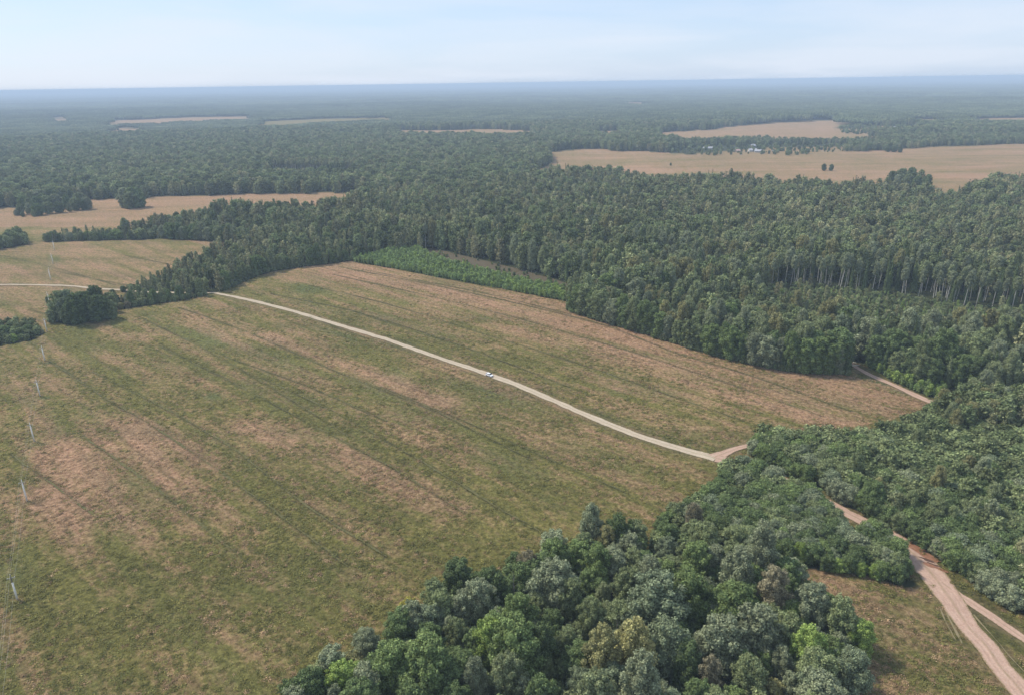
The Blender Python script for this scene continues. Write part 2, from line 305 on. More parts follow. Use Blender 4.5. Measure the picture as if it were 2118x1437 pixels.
for k in rp:
    d = pdist(X[ii], Y[ii], rp[k][0]); f = np.clip((d - 4.5) / 4, 0, 1); Z[ii] = Z[ii] * f - .08 * (1 - f)
i0 = (np.arange(ny - 1)[:, None] * nx + np.arange(nx - 1)[None]).ravel()
FQ = np.stack([i0, i0 + 1, i0 + nx + 1, i0 + nx], 1)
gm = bpy.data.materials.new('meadow'); gm.use_nodes = True; t = gm.node_tree; b = t.nodes['Principled BSDF']
b.inputs['Roughness'].default_value = .95; b.inputs['Specular IOR Level'].default_value = .05
tcn = N(t, 'ShaderNodeTexCoord'); mp = N(t, 'ShaderNodeMapping'); mp.inputs['Rotation'].default_value = (0, 0, -ANG); t.links.new(tcn.outputs['Object'], mp.inputs[0])
st = N(t, 'ShaderNodeMapping'); st.inputs['Scale'].default_value = (.3, 1, 1); t.links.new(mp.outputs[0], st.inputs[0])
P0 = tcn.outputs['Object']
tuft = noise_n(t, P0, .62, 9, .82, .36, .64); tuft2 = noise_n(t, P0, .22, 6, .7, .3, .7); strk = noise_n(t, st.outputs[0], .42, 6, .68, .3, .7); big = noise_n(t, P0, .03, 4, .6, .3, .7)
tf = math_n(t, 'ADD', attr_n(t, 'tan'), math_n(t, 'MULTIPLY', math_n(t, 'SUBTRACT', strk, .5), .75))
tf = math_n(t, 'ADD', tf, math_n(t, 'MULTIPLY', math_n(t, 'SUBTRACT', tuft2, .5), .6), True)
green = mixc(t, tuft2, (.108, .106, .031), (.185, .168, .053)); green = mixc(t, big, green, mixc(t, tuft, (.102, .106, .031), (.200, .172, .056)))
tanc = mixc(t, big, (.330, .182, .108), (.285, .176, .100)); tanc = mixc(t, tuft, tanc, (.37, .240, .148))
c = mixc(t, tf, green, tanc)
lf = math_n(t, 'MULTIPLY', attr_n(t, 'lush'), math_n(t, 'ADD', tuft2, .35), True)
c = mixc(t, lf, c, mixc(t, tuft, (.055, .085, .034), (.105, .140, .055)))
dk = math_n(t, 'MULTIPLY', attr_n(t, 'rut'), math_n(t, 'ADD', math_n(t, 'MULTIPLY', tuft2, .6), .5), True)
c = mixc(t, dk, c, (.045, .050, .022))
c = mixc(t, 1., c, mixc(t, tuft, (.44, .44, .44), (1.52, 1.52, 1.52)), 'MULTIPLY')
wv = N(t, 'ShaderNodeMapping'); wv.inputs['Scale'].default_value = (.15, 1, 1); t.links.new(P0, wv.inputs[0]); band = noise_n(t, wv.outputs[0], .045, 5, .62, .3, .7)
c = mixc(t, 1., c, mixc(t, band, (.80, .83, .80), (1.16, 1.12, 1.14)), 'MULTIPLY')
c = mixc(t, attr_n(t, 'soil'), c, mixc(t, tuft2, (.20, .145, .105), (.13, .105, .07)))
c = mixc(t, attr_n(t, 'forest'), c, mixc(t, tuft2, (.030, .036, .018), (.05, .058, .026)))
t.links.new(c, b.inputs['Base Color'])
bp = N(t, 'ShaderNodeBump'); bp.inputs['Strength'].default_value = .7; bp.inputs['Distance'].default_value = .5; t.links.new(tuft, bp.inputs['Height']); t.links.new(bp.outputs[0], b.inputs['Normal'])
g = link('ground', mesh_np('ground', np.stack([X, Y, Z], 1), FQ, dict(tan=np.clip(tan, -.3, 1.3), lush=np.clip(lush, 0, 1), rut=rut, forest=forest, soil=soil), [gm], True)); tag(g, kind='structure')

# ------------------------------------------------------------------ roads
def dirt(name, c1, c2, verge):
    m = bpy.data.materials.new(name); m.use_nodes = True; t = m.node_tree; b = t.nodes['Principled BSDF']; b.inputs['Roughness'].default_value = .9; b.inputs['Specular IOR Level'].default_value = .08
    tcn = N(t, 'ShaderNodeTexCoord'); uv = N(t, 'ShaderNodeSeparateXYZ'); t.links.new(tcn.outputs['UV'], uv.inputs[0])
    P0 = tcn.outputs['Object']; n1 = noise_n(t, P0, .5, 6, .65); n2 = noise_n(t, P0, 2.2, 4, .6)
    stv = N(t, 'ShaderNodeMapping'); stv.inputs['Scale'].default_value = (9, .12, 1); t.links.new(tcn.outputs['UV'], stv.inputs[0]); n3 = noise_n(t, stv.outputs[0], 1., 4, .6)
    c = mixc(t, n1, c1, c2); c = mixc(t, math_n(t, 'MULTIPLY', n3, .5), c, tuple(v * .66 for v in c1)); c = mixc(t, .5, c, mixc(t, n2, (.75, .75, .75), (1.2, 1.2, 1.2)), 'MULTIPLY')
    # worn middle and edges: grassy crown between the wheel tracks
    u = math_n(t, 'ABSOLUTE', math_n(t, 'SUBTRACT', uv.outputs[0], .5))
    mid = math_n(t, 'MULTIPLY', math_n(t, 'SUBTRACT', 1., math_n(t, 'MULTIPLY', u, 11.), True), math_n(t, 'MULTIPLY', n1, .9), True)
    c = mixc(t, mid, c, verge)
    ed = math_n(t, 'MULTIPLY', math_n(t, 'SUBTRACT', math_n(t, 'ADD', u, math_n(t, 'MULTIPLY', n2, .12)), .47, True), 12., True)
    c = mixc(t, ed, c, verge)
    t.links.new(c, b.inputs['Base Color']); bp = N(t, 'ShaderNodeBump'); bp.inputs['Strength'].default_value = .5; bp.inputs['Distance'].default_value = .15; t.links.new(n2, bp.inputs['Height']); t.links.new(bp.outputs[0], b.inputs['Normal'])
    return m
M['gravel'] = dirt('gravel', (.42, .34, .25), (.52, .44, .335), (.17, .15, .07))
M['red_dirt'] = dirt('red_dirt', (.40, .265, .20), (.49, .35, .27), (.19, .15, .075))
M['tan_dirt'] = dirt('tan_dirt', (.25, .20, .12), (.20, .17, .09), (.15, .14, .06))
def smooth_line(P, wd, step=1.6):
    P = np.asarray(P); out = []; ow = []
    Q = np.vstack([2 * P[0] - P[1], P, 2 * P[-1] - P[-2]]); W = [wd[0]] + list(wd) + [wd[-1]]
    for i in range(1, len(Q) - 2):
        L = np.hypot(*(Q[i + 1] - Q[i])); n = max(2, int(L / step))
        for k in range(n):
            t = k / n; a, b_, c_, d = Q[i - 1], Q[i], Q[i + 1], Q[i + 2]
            out.append(.5 * ((2 * b_) + (c_ - a) * t + (2 * a - 5 * b_ + 4 * c_ - d) * t * t + (3 * b_ - a - 3 * c_ + d) * t ** 3)); ow.append(W[i] * (1 - t) + W[i + 1] * t)
    out.append(Q[-2]); ow.append(W[-2])
    return np.array(out), np.array(ow)
def road(name, P, wd, m, z, nc=12, seed=0, jit=.55):
    C, W = smooth_line(P, wd); T = np.gradient(C, axis=0); T /= np.hypot(T[:, 0], T[:, 1])[:, None] + 1e-9; Nn = np.stack([-T[:, 1], T[:, 0]], 1)
    cum = np.concatenate([[0], np.cumsum(np.hypot(*np.diff(C, axis=0).T))])
    jl = (fbm(cum, cum * 0, seed + 1, 7, 4) - .5) * jit * 2.2; jr = (fbm(cum, cum * 0 + 50, seed + 2, 7, 4) - .5) * jit * 2.2
    V = []; uv = []
    for j in range(nc + 1):
        u = j / nc; off = -(W * .5 + jl) * (1 - u) + (W * .5 + jr) * u; p = C + Nn * off[:, None]
        rutz = -.05 * (math.exp(-((abs(u - .5) - .2) / .07) ** 2)) + .02 * math.exp(-((u - .5) / .1) ** 2) - .03 * (u in (0, 1))
        V.append(np.column_stack([p, np.full(len(p), z + rutz)])); uv.append(np.column_stack([np.full(len(p), u), cum]))
    n = len(C); V = np.concatenate(V); uv = np.concatenate(uv)
    i0 = (np.arange(nc)[:, None] * n + np.arange(n - 1)[None]).ravel(); FQ = np.stack([i0, i0 + 1, i0 + n + 1, i0 + n], 1)[:, ::-1]
    return tag(link(name, mesh_np(name, V, FQ, None, [m], True, uv)), kind='structure')
pm, wm = ROADS['main']
road('gravel_road', ats(pm[:12]), wm[:12], M['gravel'], .10, seed=1, jit=.65)
road('dirt_road', ats(pm[11:]), wm[11:], M['red_dirt'], .14, seed=5, jit=.9)
road('field_track', ats(ROADS['left'][0]), ROADS['left'][1], M['gravel'], .11, seed=9)
road('dirt_spur', ats(ROADS['spur'][0]), ROADS['spur'][1], M['red_dirt'], .12, seed=31)
road('forest_track', ats(ROADS['back'][0]), ROADS['back'][1], M['red_dirt'], .12, seed=13)
road('side_track', ats(ROADS['branch'][0]), ROADS['branch'][1], M['red_dirt'], .11, seed=17, jit=.8)
for k, P in enumerate([[(1938, 1205), (1948, 1240), (1966, 1285), (1990, 1330)], [(1930, 1207), (1940, 1242), (1958, 1287), (1980, 1332)], [(2150, 1420), (2095, 1365), (2050, 1310), (2015, 1270)]]):
    road('wheel_track', ats(P), [.42] * len(P), M['tan_dirt'], .05, nc=3, seed=20 + k, jit=.5)
M['furrow'] = noisy('furrow_weeds', (.075, .076, .033), (.135, .122, .055), .8, .95, .03, 6)
for k, P in enumerate(RUTS):
    road('furrow', ats(P), [.55] * len(P), M['furrow'], .075, nc=2, seed=140 + 3 * k, jit=.75)
def puddle(name, x, y, L, W, m, z, ang, seed):
    c = at(x, y); n = 40; r_ = np.random.default_rng(seed); a = np.linspace(0, 2 * math.pi, n, endpoint=False)
    r = 1 + .28 * np.sin(2 * a + r_.random() * 6) + .18 * np.sin(3 * a + r_.random() * 6) + .1 * np.sin(5 * a + r_.random() * 6)
    u = r * np.cos(a) * L; v = r * np.sin(a) * W; V = np.column_stack([c[0] + u * math.cos(ang) - v * math.sin(ang), c[1] + u * math.sin(ang) + v * math.cos(ang), np.full(n, z)])
    me = bpy.data.meshes.new(name); me.from_pydata([tuple(q) for q in V], [], [tuple(range(n))]); me.materials.append(m)
    return tag(link(name, me), kind='structure')
M['mud'] = noisy('mud', (.20, .095, .055), (.27, .14, .085), 1.2, .45, .3); M['water'] = mat('puddle_water', (.10, .06, .045), .08, .5)
for q in [(1912, 1146, 5.0, 1.5, 1), (1885, 1126, 3.4, 1.1, 2), (1932, 1172, 3.0, 1.0, 3)]: puddle('mud_patch', q[0], q[1], q[2], q[3], M['mud'], .165, rad(-52), q[4])
for q in [(1918, 1158, 2.3, .55, 7), (1932, 1168, 1.6, .45, 8), (1880, 1119, 1.2, .35, 9)]: puddle('puddle_water', q[0], q[1], q[2], q[3], M['water'], .175, rad(-38), q[4])

# ------------------------------------------------------------------ tree meshes
def ico(sub):
    bm = bmesh.new(); bmesh.ops.create_icosphere(bm, subdivisions=sub, radius=1)
    V = np.array([v.co[:] for v in bm.verts]); Fc = np.array([[v.index for v in f.verts] for f in bm.faces]); bm.free(); return V, Fc
ICO = {1: ico(1), 2: ico(2)}
def unit(v): return v / (np.linalg.norm(v, axis=-1, keepdims=True) + 1e-9)
def cards(C, Nn, size, r, asp=(.55, 1.)):
    n = len(C); a = unit(np.cross(Nn, r.normal(size=(n, 3)))); b = np.cross(Nn, a)
    s = size * r.uniform(.6, 1.25, (n, 1)); q = r.uniform(asp[0], asp[1], (n, 1))
    j = lambda: r.uniform(.55, 1.2, (n, 1))
    V = np.stack([C + a * s * .5 * j(), C + b * s * q * .5 * j(), C - a * s * .5 * j(), C - b * s * q * .5 * j()], 1).reshape(-1, 3)
    return V
def build_crown(name, lobes, n, size, r, m, core=1, cores=.72, bias=.9, zmin=.1, lvr=(.5, 1.55), droop=0.):
    L = np.array([l[:3] for l in lobes]); Rr = np.array([l[3:6] for l in lobes]); wgt = Rr[:, 0] * Rr[:, 2]; wgt = wgt / wgt.sum()
    C = []; Nn = []; LI = []; tot = 0
    while tot < n:
        k = r.choice(len(L), 4 * n, p=wgt); d = unit(r.normal(size=(4 * n, 3))); p = L[k] + d * Rr[k] * r.uniform(.76, 1.22, (4 * n, 1))
        D = np.linalg.norm((p[:, None] - L[None]) / Rr[None], axis=2); D[np.arange(4 * n), k] = 9
        ok = (D.min(1) > .84) & (p[:, 2] > zmin) & (r.random(4 * n) < np.clip(.75 + .6 * d[:, 2], .3, 1))
        C.append(p[ok]); Nn.append(d[ok]); LI.append(k[ok]); tot += ok.sum()
    C = np.concatenate(C)[:n]; Nn = np.concatenate(Nn)[:n]; LI = np.concatenate(LI)[:n]
    Nn = unit(Nn * bias + r.normal(size=Nn.shape) * .55 + np.array([0, 0, .15]))
    V = cards(C, Nn, size, r); tone = r.uniform(.9, 1.1, len(L))
    lv = np.repeat(r.uniform(*lvr, n) * tone[LI], 4); F = np.arange(4 * n).reshape(-1, 4)
    T = np.concatenate([F[:, [0, 1, 2]], F[:, [0, 2, 3]]])
    IV, IF = ICO[core]; off = len(V); VV = [V]; FF = [T]; LV = [lv]
    for l, rr in zip(L, Rr):
        v = l + IV * rr * cores * r.uniform(.88, 1.1, (len(IV), 1)); v[:, 2] = np.maximum(v[:, 2], zmin); VV.append(v); FF.append(IF + off); off += len(IV); LV.append(np.full(len(IV), .85))
    return mesh_np(name, np.concatenate(VV), np.concatenate(FF), dict(lv=np.concatenate(LV)), [m])
def lobes_env(h, zb, R, nl, lr, prof, r, ez=1., flat=.75):
    """lobes spread over an envelope; prof(u) gives the relative radius at relative height u"""
    out = []
    for i in range(nl):
        u = (i + .5) / nl; u = u ** .85; z = zb + (h - zb) * u; rr = R * prof(u); a = i * 2.399 + r.uniform(-.5, .5)
        q = lr * r.uniform(.6, 1.45) * (1 - .35 * u ** 3); rad_ = max(0, rr - q * .8) * r.uniform(.68, 1.24)
        out.append((rad_ * math.cos(a), rad_ * math.sin(a), min(z, h - q * ez * .9), q, q, q * ez * r.uniform(.85, 1.15)))
    # fill: a few inner lobes on the axis
    for u in np.linspace(.08, .9, 5):
        q = R * prof(u) * .62 + .1; out.append((r.uniform(-.2, .2), r.uniform(-.2, .2), zb + (h - zb) * u * .92, q, q, max(q, (h - zb) * .13)))
    return out
dome = lambda u: (max(0., 1 - abs((u - .42) / .60) ** 2.3)) ** .5
ovate = lambda u: max(.12, (max(0., 1 - abs((u - .38) / .66) ** 2.0)) ** .62)
tallp = lambda u: (max(0., 1 - abs((u - .45) / .62) ** 2)) ** .5
def tube(path, r0, r1, seg=6):
    V = []; F = []; path = np.array(path, float); n = len(path)
    for i, p in enumerate(path):
        d = path[min(i + 1, n - 1)] - path[max(i - 1, 0)]; d = unit(d); a = unit(np.cross(d, [.3, .9, .1])); b = np.cross(d, a); rr = r0 + (r1 - r0) * i / (n - 1)
        for k in range(seg): th = 2 * math.pi * k / seg; V.append(p + rr * (a * math.cos(th) + b * math.sin(th)))
    for i in range(n - 1):
        for k in range(seg): k2 = (k + 1) % seg; F.append([i * seg + k, i * seg + k2, (i + 1) * seg + k2, (i + 1) * seg + k])
    return V, F
def join_vf(parts):
    V = []; F = []
    for v, f in parts: o = len(V); V += list(v); F += [[i + o for i in q] for q in f]
    return np.array(V), F
def build_trunk(name, h, r0, m, r, limbs=7, zl=.3, reach=2.2, stems=1, up=.8, seg=6):
    parts = []
    for s in range(stems):
        a0 = r.uniform(0, 6.28); sp = 0 if stems == 1 else r.uniform(.25, .5) * reach
        path = [(math.cos(a0) * sp * u ** 1.1 * (stems > 1) + .12 * math.sin(4 * u + s), math.sin(a0) * sp * u ** 1.1 * (stems > 1) + .12 * math.cos(3 * u), -.2 + (h + .2) * u) for u in np.linspace(0, 1, 7)]
        parts.append(tube(path, r0, r0 * .15, seg))
        for i in range(limbs):
            u = zl + (.95 - zl) * (i + .5) / limbs; j = min(5, int(u * 6)); f = u * 6 - j; p = np.array(path[j]) * (1 - f) + np.array(path[j + 1]) * f
            a = i * 2.4 + s; ln = reach * r.uniform(.6, 1.1) * (1.1 - u * .75); e = p + np.array([math.cos(a) * ln, math.sin(a) * ln, ln * up]); mdl = (p + e) / 2 + np.array([0, 0, -.08 * ln])
            parts.append(tube([p, mdl, e], r0 * .38 * (1.1 - u), r0 * .08, 4))
    V, F = join_vf(parts); return mesh_np(name, V, F, None, [m], True)
def spruce_mesh(name, h, R, r, m, lev=26, nb=10, cs=.55, per=4):
    C = []; Nn = []
    for i in range(lev):
        u = i / (lev - 1); z = .6 + (h - .9) * u; rr = R * (1 - u) ** .85 + .12
        for k in range(max(4, int(nb * (1 - .5 * u)))):
            a = r.uniform(0, 6.28); L = rr * r.uniform(.72, 1.15)
            for q in range(per):
                w_ = (q + .6) / per; C.append((math.cos(a) * L * w_, math.sin(a) * L * w_, z - .22 * L * w_ + r.uniform(-.12, .12))); Nn.append((math.cos(a) * .7, math.sin(a) * .7, .8))
    C = np.array(C); Nn = unit(np.array(Nn) + r.normal(size=(len(C), 3)) * .4); V = cards(C, Nn, cs * R / 2.6, r); n = len(C)
    lv = np.repeat(r.uniform(.7, 1.3, n), 4); F = np.arange(4 * n).reshape(-1, 4); T = np.concatenate([F[:, [0, 1, 2]], F[:, [0, 2, 3]]])
    seg = 9; cv = [(math.cos(6.283 * k / seg) * R * .62 * r.uniform(.85, 1.15), math.sin(6.283 * k / seg) * R * .62 * r.uniform(.85, 1.15), .7) for k in range(seg)] + [(0, 0, h * .95), (0, 0, .7)]
    cf = [[k + len(V), (k + 1) % seg + len(V), seg + len(V)] for k in range(seg)] + [[(k + 1) % seg + len(V), k + len(V), seg + 1 + len(V)] for k in range(seg)]
    return mesh_np(name, np.concatenate([V, np.array(cv)]), np.concatenate([T, np.array(cf)]), dict(lv=np.concatenate([lv, np.full(len(cv), .8)])), [m])

K = {}    # kind -> dict(hi=[(crown, trunk)], lo=[...], h=nominal height)
def rk(s): return np.random.default_rng(s)
def variants(kind, h, mats, mk_crown, mk_trunk, nh, nl, bark):
    d = dict(h=h, hi=[], lo=[]); K[kind] = d
    for i in range(nh): d['hi'].append((mk_crown(kind + '_crown', rk(100 + i * 7 + len(kind)), M['leaf'], True), mk_trunk(kind + '_trunk', rk(200 + i), bark)))
    for i in range(nl): d['lo'].append((mk_crown(kind + '_crown', rk(300 + i * 5 + len(kind)), mats, False), d['hi'][i % nh][1]))
def c_broad(nm, r, m, hi):
    lb = lobes_env(15, .7, 4.9 * r.uniform(.88, 1.12), 52 if hi else 22, 1.18 if hi else 1.65, dome, r, 1.0)
    return build_crown(nm, lb, 11000 if hi else 850, .50 if hi else 1.15, r, m, 1)
def c_birch(nm, r, m, hi):
    lb = lobes_env(18, 1.6, 3.7 * r.uniform(.88, 1.1), 40 if hi else 18, 1.0 if hi else 1.25, ovate, r, 1.55)
    return build_crown(nm, lb, 7500 if hi else 600, .46 if hi else 1.1, r, m, 1, .72, .7)
def c_shrub(nm, r, m, hi):
    lb = lobes_env(6.5, .3, 3.2 * r.uniform(.9, 1.15), 26 if hi else 14, .95 if hi else 1.1, dome, r, 1.0)
    return build_crown(nm, lb, 4200 if hi else 420, .40 if hi else .95, r, m, 1, .8)
def c_tall(nm, r, m, hi):
    lb = lobes_env(18, 10.5, 2.1, 18 if hi else 10, .8, tallp, r, 1.25)
    return build_crown(nm, lb, 2200 if hi else 350, .42 if hi else .9, r, m, 1, .7, .7)
def c_spruce(nm, r, m, hi):
    return spruce_mesh(nm, 18, 2.7 * r.uniform(.85, 1.1), r, m, 30 if hi else 15, 14 if hi else 8, .62 if hi else 1.15, 5 if hi else 3)
def c_sapling(nm, r, m, hi):
    lb = lobes_env(4, .2, .95, 9, .42, ovate, r, 1.5)
    return build_crown(nm, lb, 420 if hi else 170, .30 if hi else .42, r, m, 1, .7)
variants('broadleaf_tree', 15, M['leaf_broad'], c_broad, lambda n, r, b: build_trunk(n, 13, .24, b, r, 8, .25, 2.6), 6, 5, M['bark_dark'])
variants('birch_tree', 18, M['leaf_birch'], c_birch, lambda n, r, b: build_trunk(n, 17, .20, b, r, 9, .3, 2.2, 1, 1.1), 6, 5, M['bark_pale'])
variants('willow_shrub', 6.5, M['leaf_broad'], c_shrub, lambda n, r, b: build_trunk(n, 5, .09, b, r, 3, .4, 1.6, 5), 6, 4, M['bark_dark'])
variants('bare_stemmed_tree', 18, M['leaf_birch'], c_tall, lambda n, r, b: build_trunk(n, 17, .23, b, r, 7, .45, 1.2), 3, 3, M['bark_pale'])
variants('spruce_tree', 18, M['leaf_spruce'], c_spruce, lambda n, r, b: build_trunk(n, 17, .2, b, r, 0), 4, 3, M['bark_dark'])
variants('sapling', 4, M['leaf_sapling'], c_sapling, lambda n, r, b: build_trunk(n, 3.4, .04, b, r, 3, .3, .5, 1, 1., 4), 4, 3, M['bark_dark'])
DEAD = [build_trunk('dead_tree', 14, .17, M['bark_dead'], rk(900 + i), 16, .25, 2.4, 1, 1.0) for i in range(2)]

TONE = {'dark green': (0.116, 0.156, 0.066), 'deep green': (0.142, 0.192, 0.076), 'green': (0.184, 0.244, 0.089), 'bright green': (0.262, 0.347, 0.095), 'grey green': (.250, .280, .165), 'dull green': (0.212, 0.250, 0.117),
        'blue green': (.200, .240, .140), 'olive': (0.277, 0.269, 0.122), 'yellow olive': (0.325, 0.308, 0.132), 'yellow': (0.401, 0.370, 0.088), 'brownish green': (0.254, 0.230, 0.142), 'pale green': (0.254, 0.291, 0.147)}
WORD = {'broadleaf_tree': 'round leafy tree', 'birch_tree': 'birch', 'willow_shrub': 'bushy shrub', 'bare_stemmed_tree': 'tall tree with bare pale trunk', 'spruce_tree': 'pointed spruce', 'sapling': 'young sapling'}
CAT = {'broadleaf_tree': 'tree', 'birch_tree': 'birch', 'willow_shrub': 'shrub', 'bare_stemmed_tree': 'bare stemmed tree', 'spruce_tree': 'spruce', 'sapling': 'sapling'}
count = {k: 0 for k in K}
def plant(kind, x, y, h, tone, label, group=None, wid=1., lod='hi'):
    d = K[kind]; v = d[lod]; k = int(rng.integers(len(v))); cr, tr = d['hi'][k % len(d['hi'])] if lod == 'hi' else (v[k][0], v[k][1])
    e = bpy.data.objects.new(kind, None); COL.objects.link(e); e.location = (x, y, 0); e.rotation_euler = (0, 0, float(rng.uniform(0, 6.28))); e.empty_display_size = .5
    s = h / d['h']; sx = s * wid * float(rng.uniform(.93, 1.07)); e.scale = (sx * float(rng.uniform(.88, 1.14)), sx * float(rng.uniform(.88, 1.14)), s); e.rotation_euler = (float(rng.normal() * .045), float(rng.normal() * .045), e.rotation_euler[2])
    a = bpy.data.objects.new('crown', cr); COL.objects.link(a); a.parent = e; c = TONE[tone]; a.color = (*c, 1)
    b_ = bpy.data.objects.new('trunk' if kind != 'willow_shrub' else 'stems', tr); COL.objects.link(b_); b_.parent = e
    tag(e, label, CAT[kind], group); count[kind] += 1
    return e
# ---- scatter: the uncountable rest of each kind, as one object each
def scatter(name, kind, pts, scl, label, lod='lo', trunks=True):
    v = K[kind][lod]; n = len(pts)
    me = bpy.data.meshes.new(name); me.vertices.add(n); me.vertices.foreach_set('co', np.column_stack([pts, np.zeros(n)]).astype(np.float32).ravel())
    a = me.attributes.new('sc', 'FLOAT_VECTOR', 'POINT'); a.data.foreach_set('vector', np.asarray(scl, np.float32).ravel())
    a = me.attributes.new('rz', 'FLOAT_VECTOR', 'POINT'); rz = np.zeros((n, 3), np.float32); rz[:, 2] = rng.uniform(0, 6.28, n); a.data.foreach_set('vector', rz.ravel())
    a = me.attributes.new('vi', 'INT', 'POINT'); a.data.foreach_set('value', rng.integers(0, len(v), n).astype(np.int32))
    o = link(name, me); tag(o, label, CAT.get(kind, 'grass' if kind[0] == 't' else 'forest'), None, 'stuff')
    ng = bpy.data.node_groups.new(name, 'GeometryNodeTree'); ng.interface.new_socket('Geometry', in_out='INPUT', socket_type='NodeSocketGeometry'); ng.interface.new_socket('Geometry', in_out='OUTPUT', socket_type='NodeSocketGeometry')
    gi = ng.nodes.new('NodeGroupInput'); go = ng.nodes.new('NodeGroupOutput'); out = ng.nodes.new('GeometryNodeJoinGeometry')
    def na(nm, dt): q = ng.nodes.new('GeometryNodeInputNamedAttribute'); q.data_type = dt; q.inputs['Name'].default_value = nm; return q.outputs['Attribute']
    for which in ((0, 1) if trunks else (0,)):
        jn = ng.nodes.new('GeometryNodeJoinGeometry')
        for pair in v:
            po = bpy.data.objects.new(pair[which].name + '_source', pair[which])      # not linked to the scene
            oi = ng.nodes.new('GeometryNodeObjectInfo'); oi.inputs['Object'].default_value = po; oi.inputs['As Instance'].default_value = True
            ng.links.new(oi.outputs['Geometry'], jn.inputs[0])
        ip = ng.nodes.new('GeometryNodeInstanceOnPoints'); ip.inputs['Pick Instance'].default_value = True
        ng.links.new(gi.outputs[0], ip.inputs['Points']); ng.links.new(jn.outputs[0], ip.inputs['Instance']); ng.links.new(na('vi', 'INT'), ip.inputs['Instance Index'])
        ng.links.new(na('rz', 'FLOAT_VECTOR'), ip.inputs['Rotation']); ng.links.new(na('sc', 'FLOAT_VECTOR'), ip.inputs['Scale']); ng.links.new(ip.outputs[0], out.inputs[0])
    ng.links.new(out.outputs[0], go.inputs[0]); md = o.modifiers.new('scatter', 'NODES'); md.node_group = ng
    return o

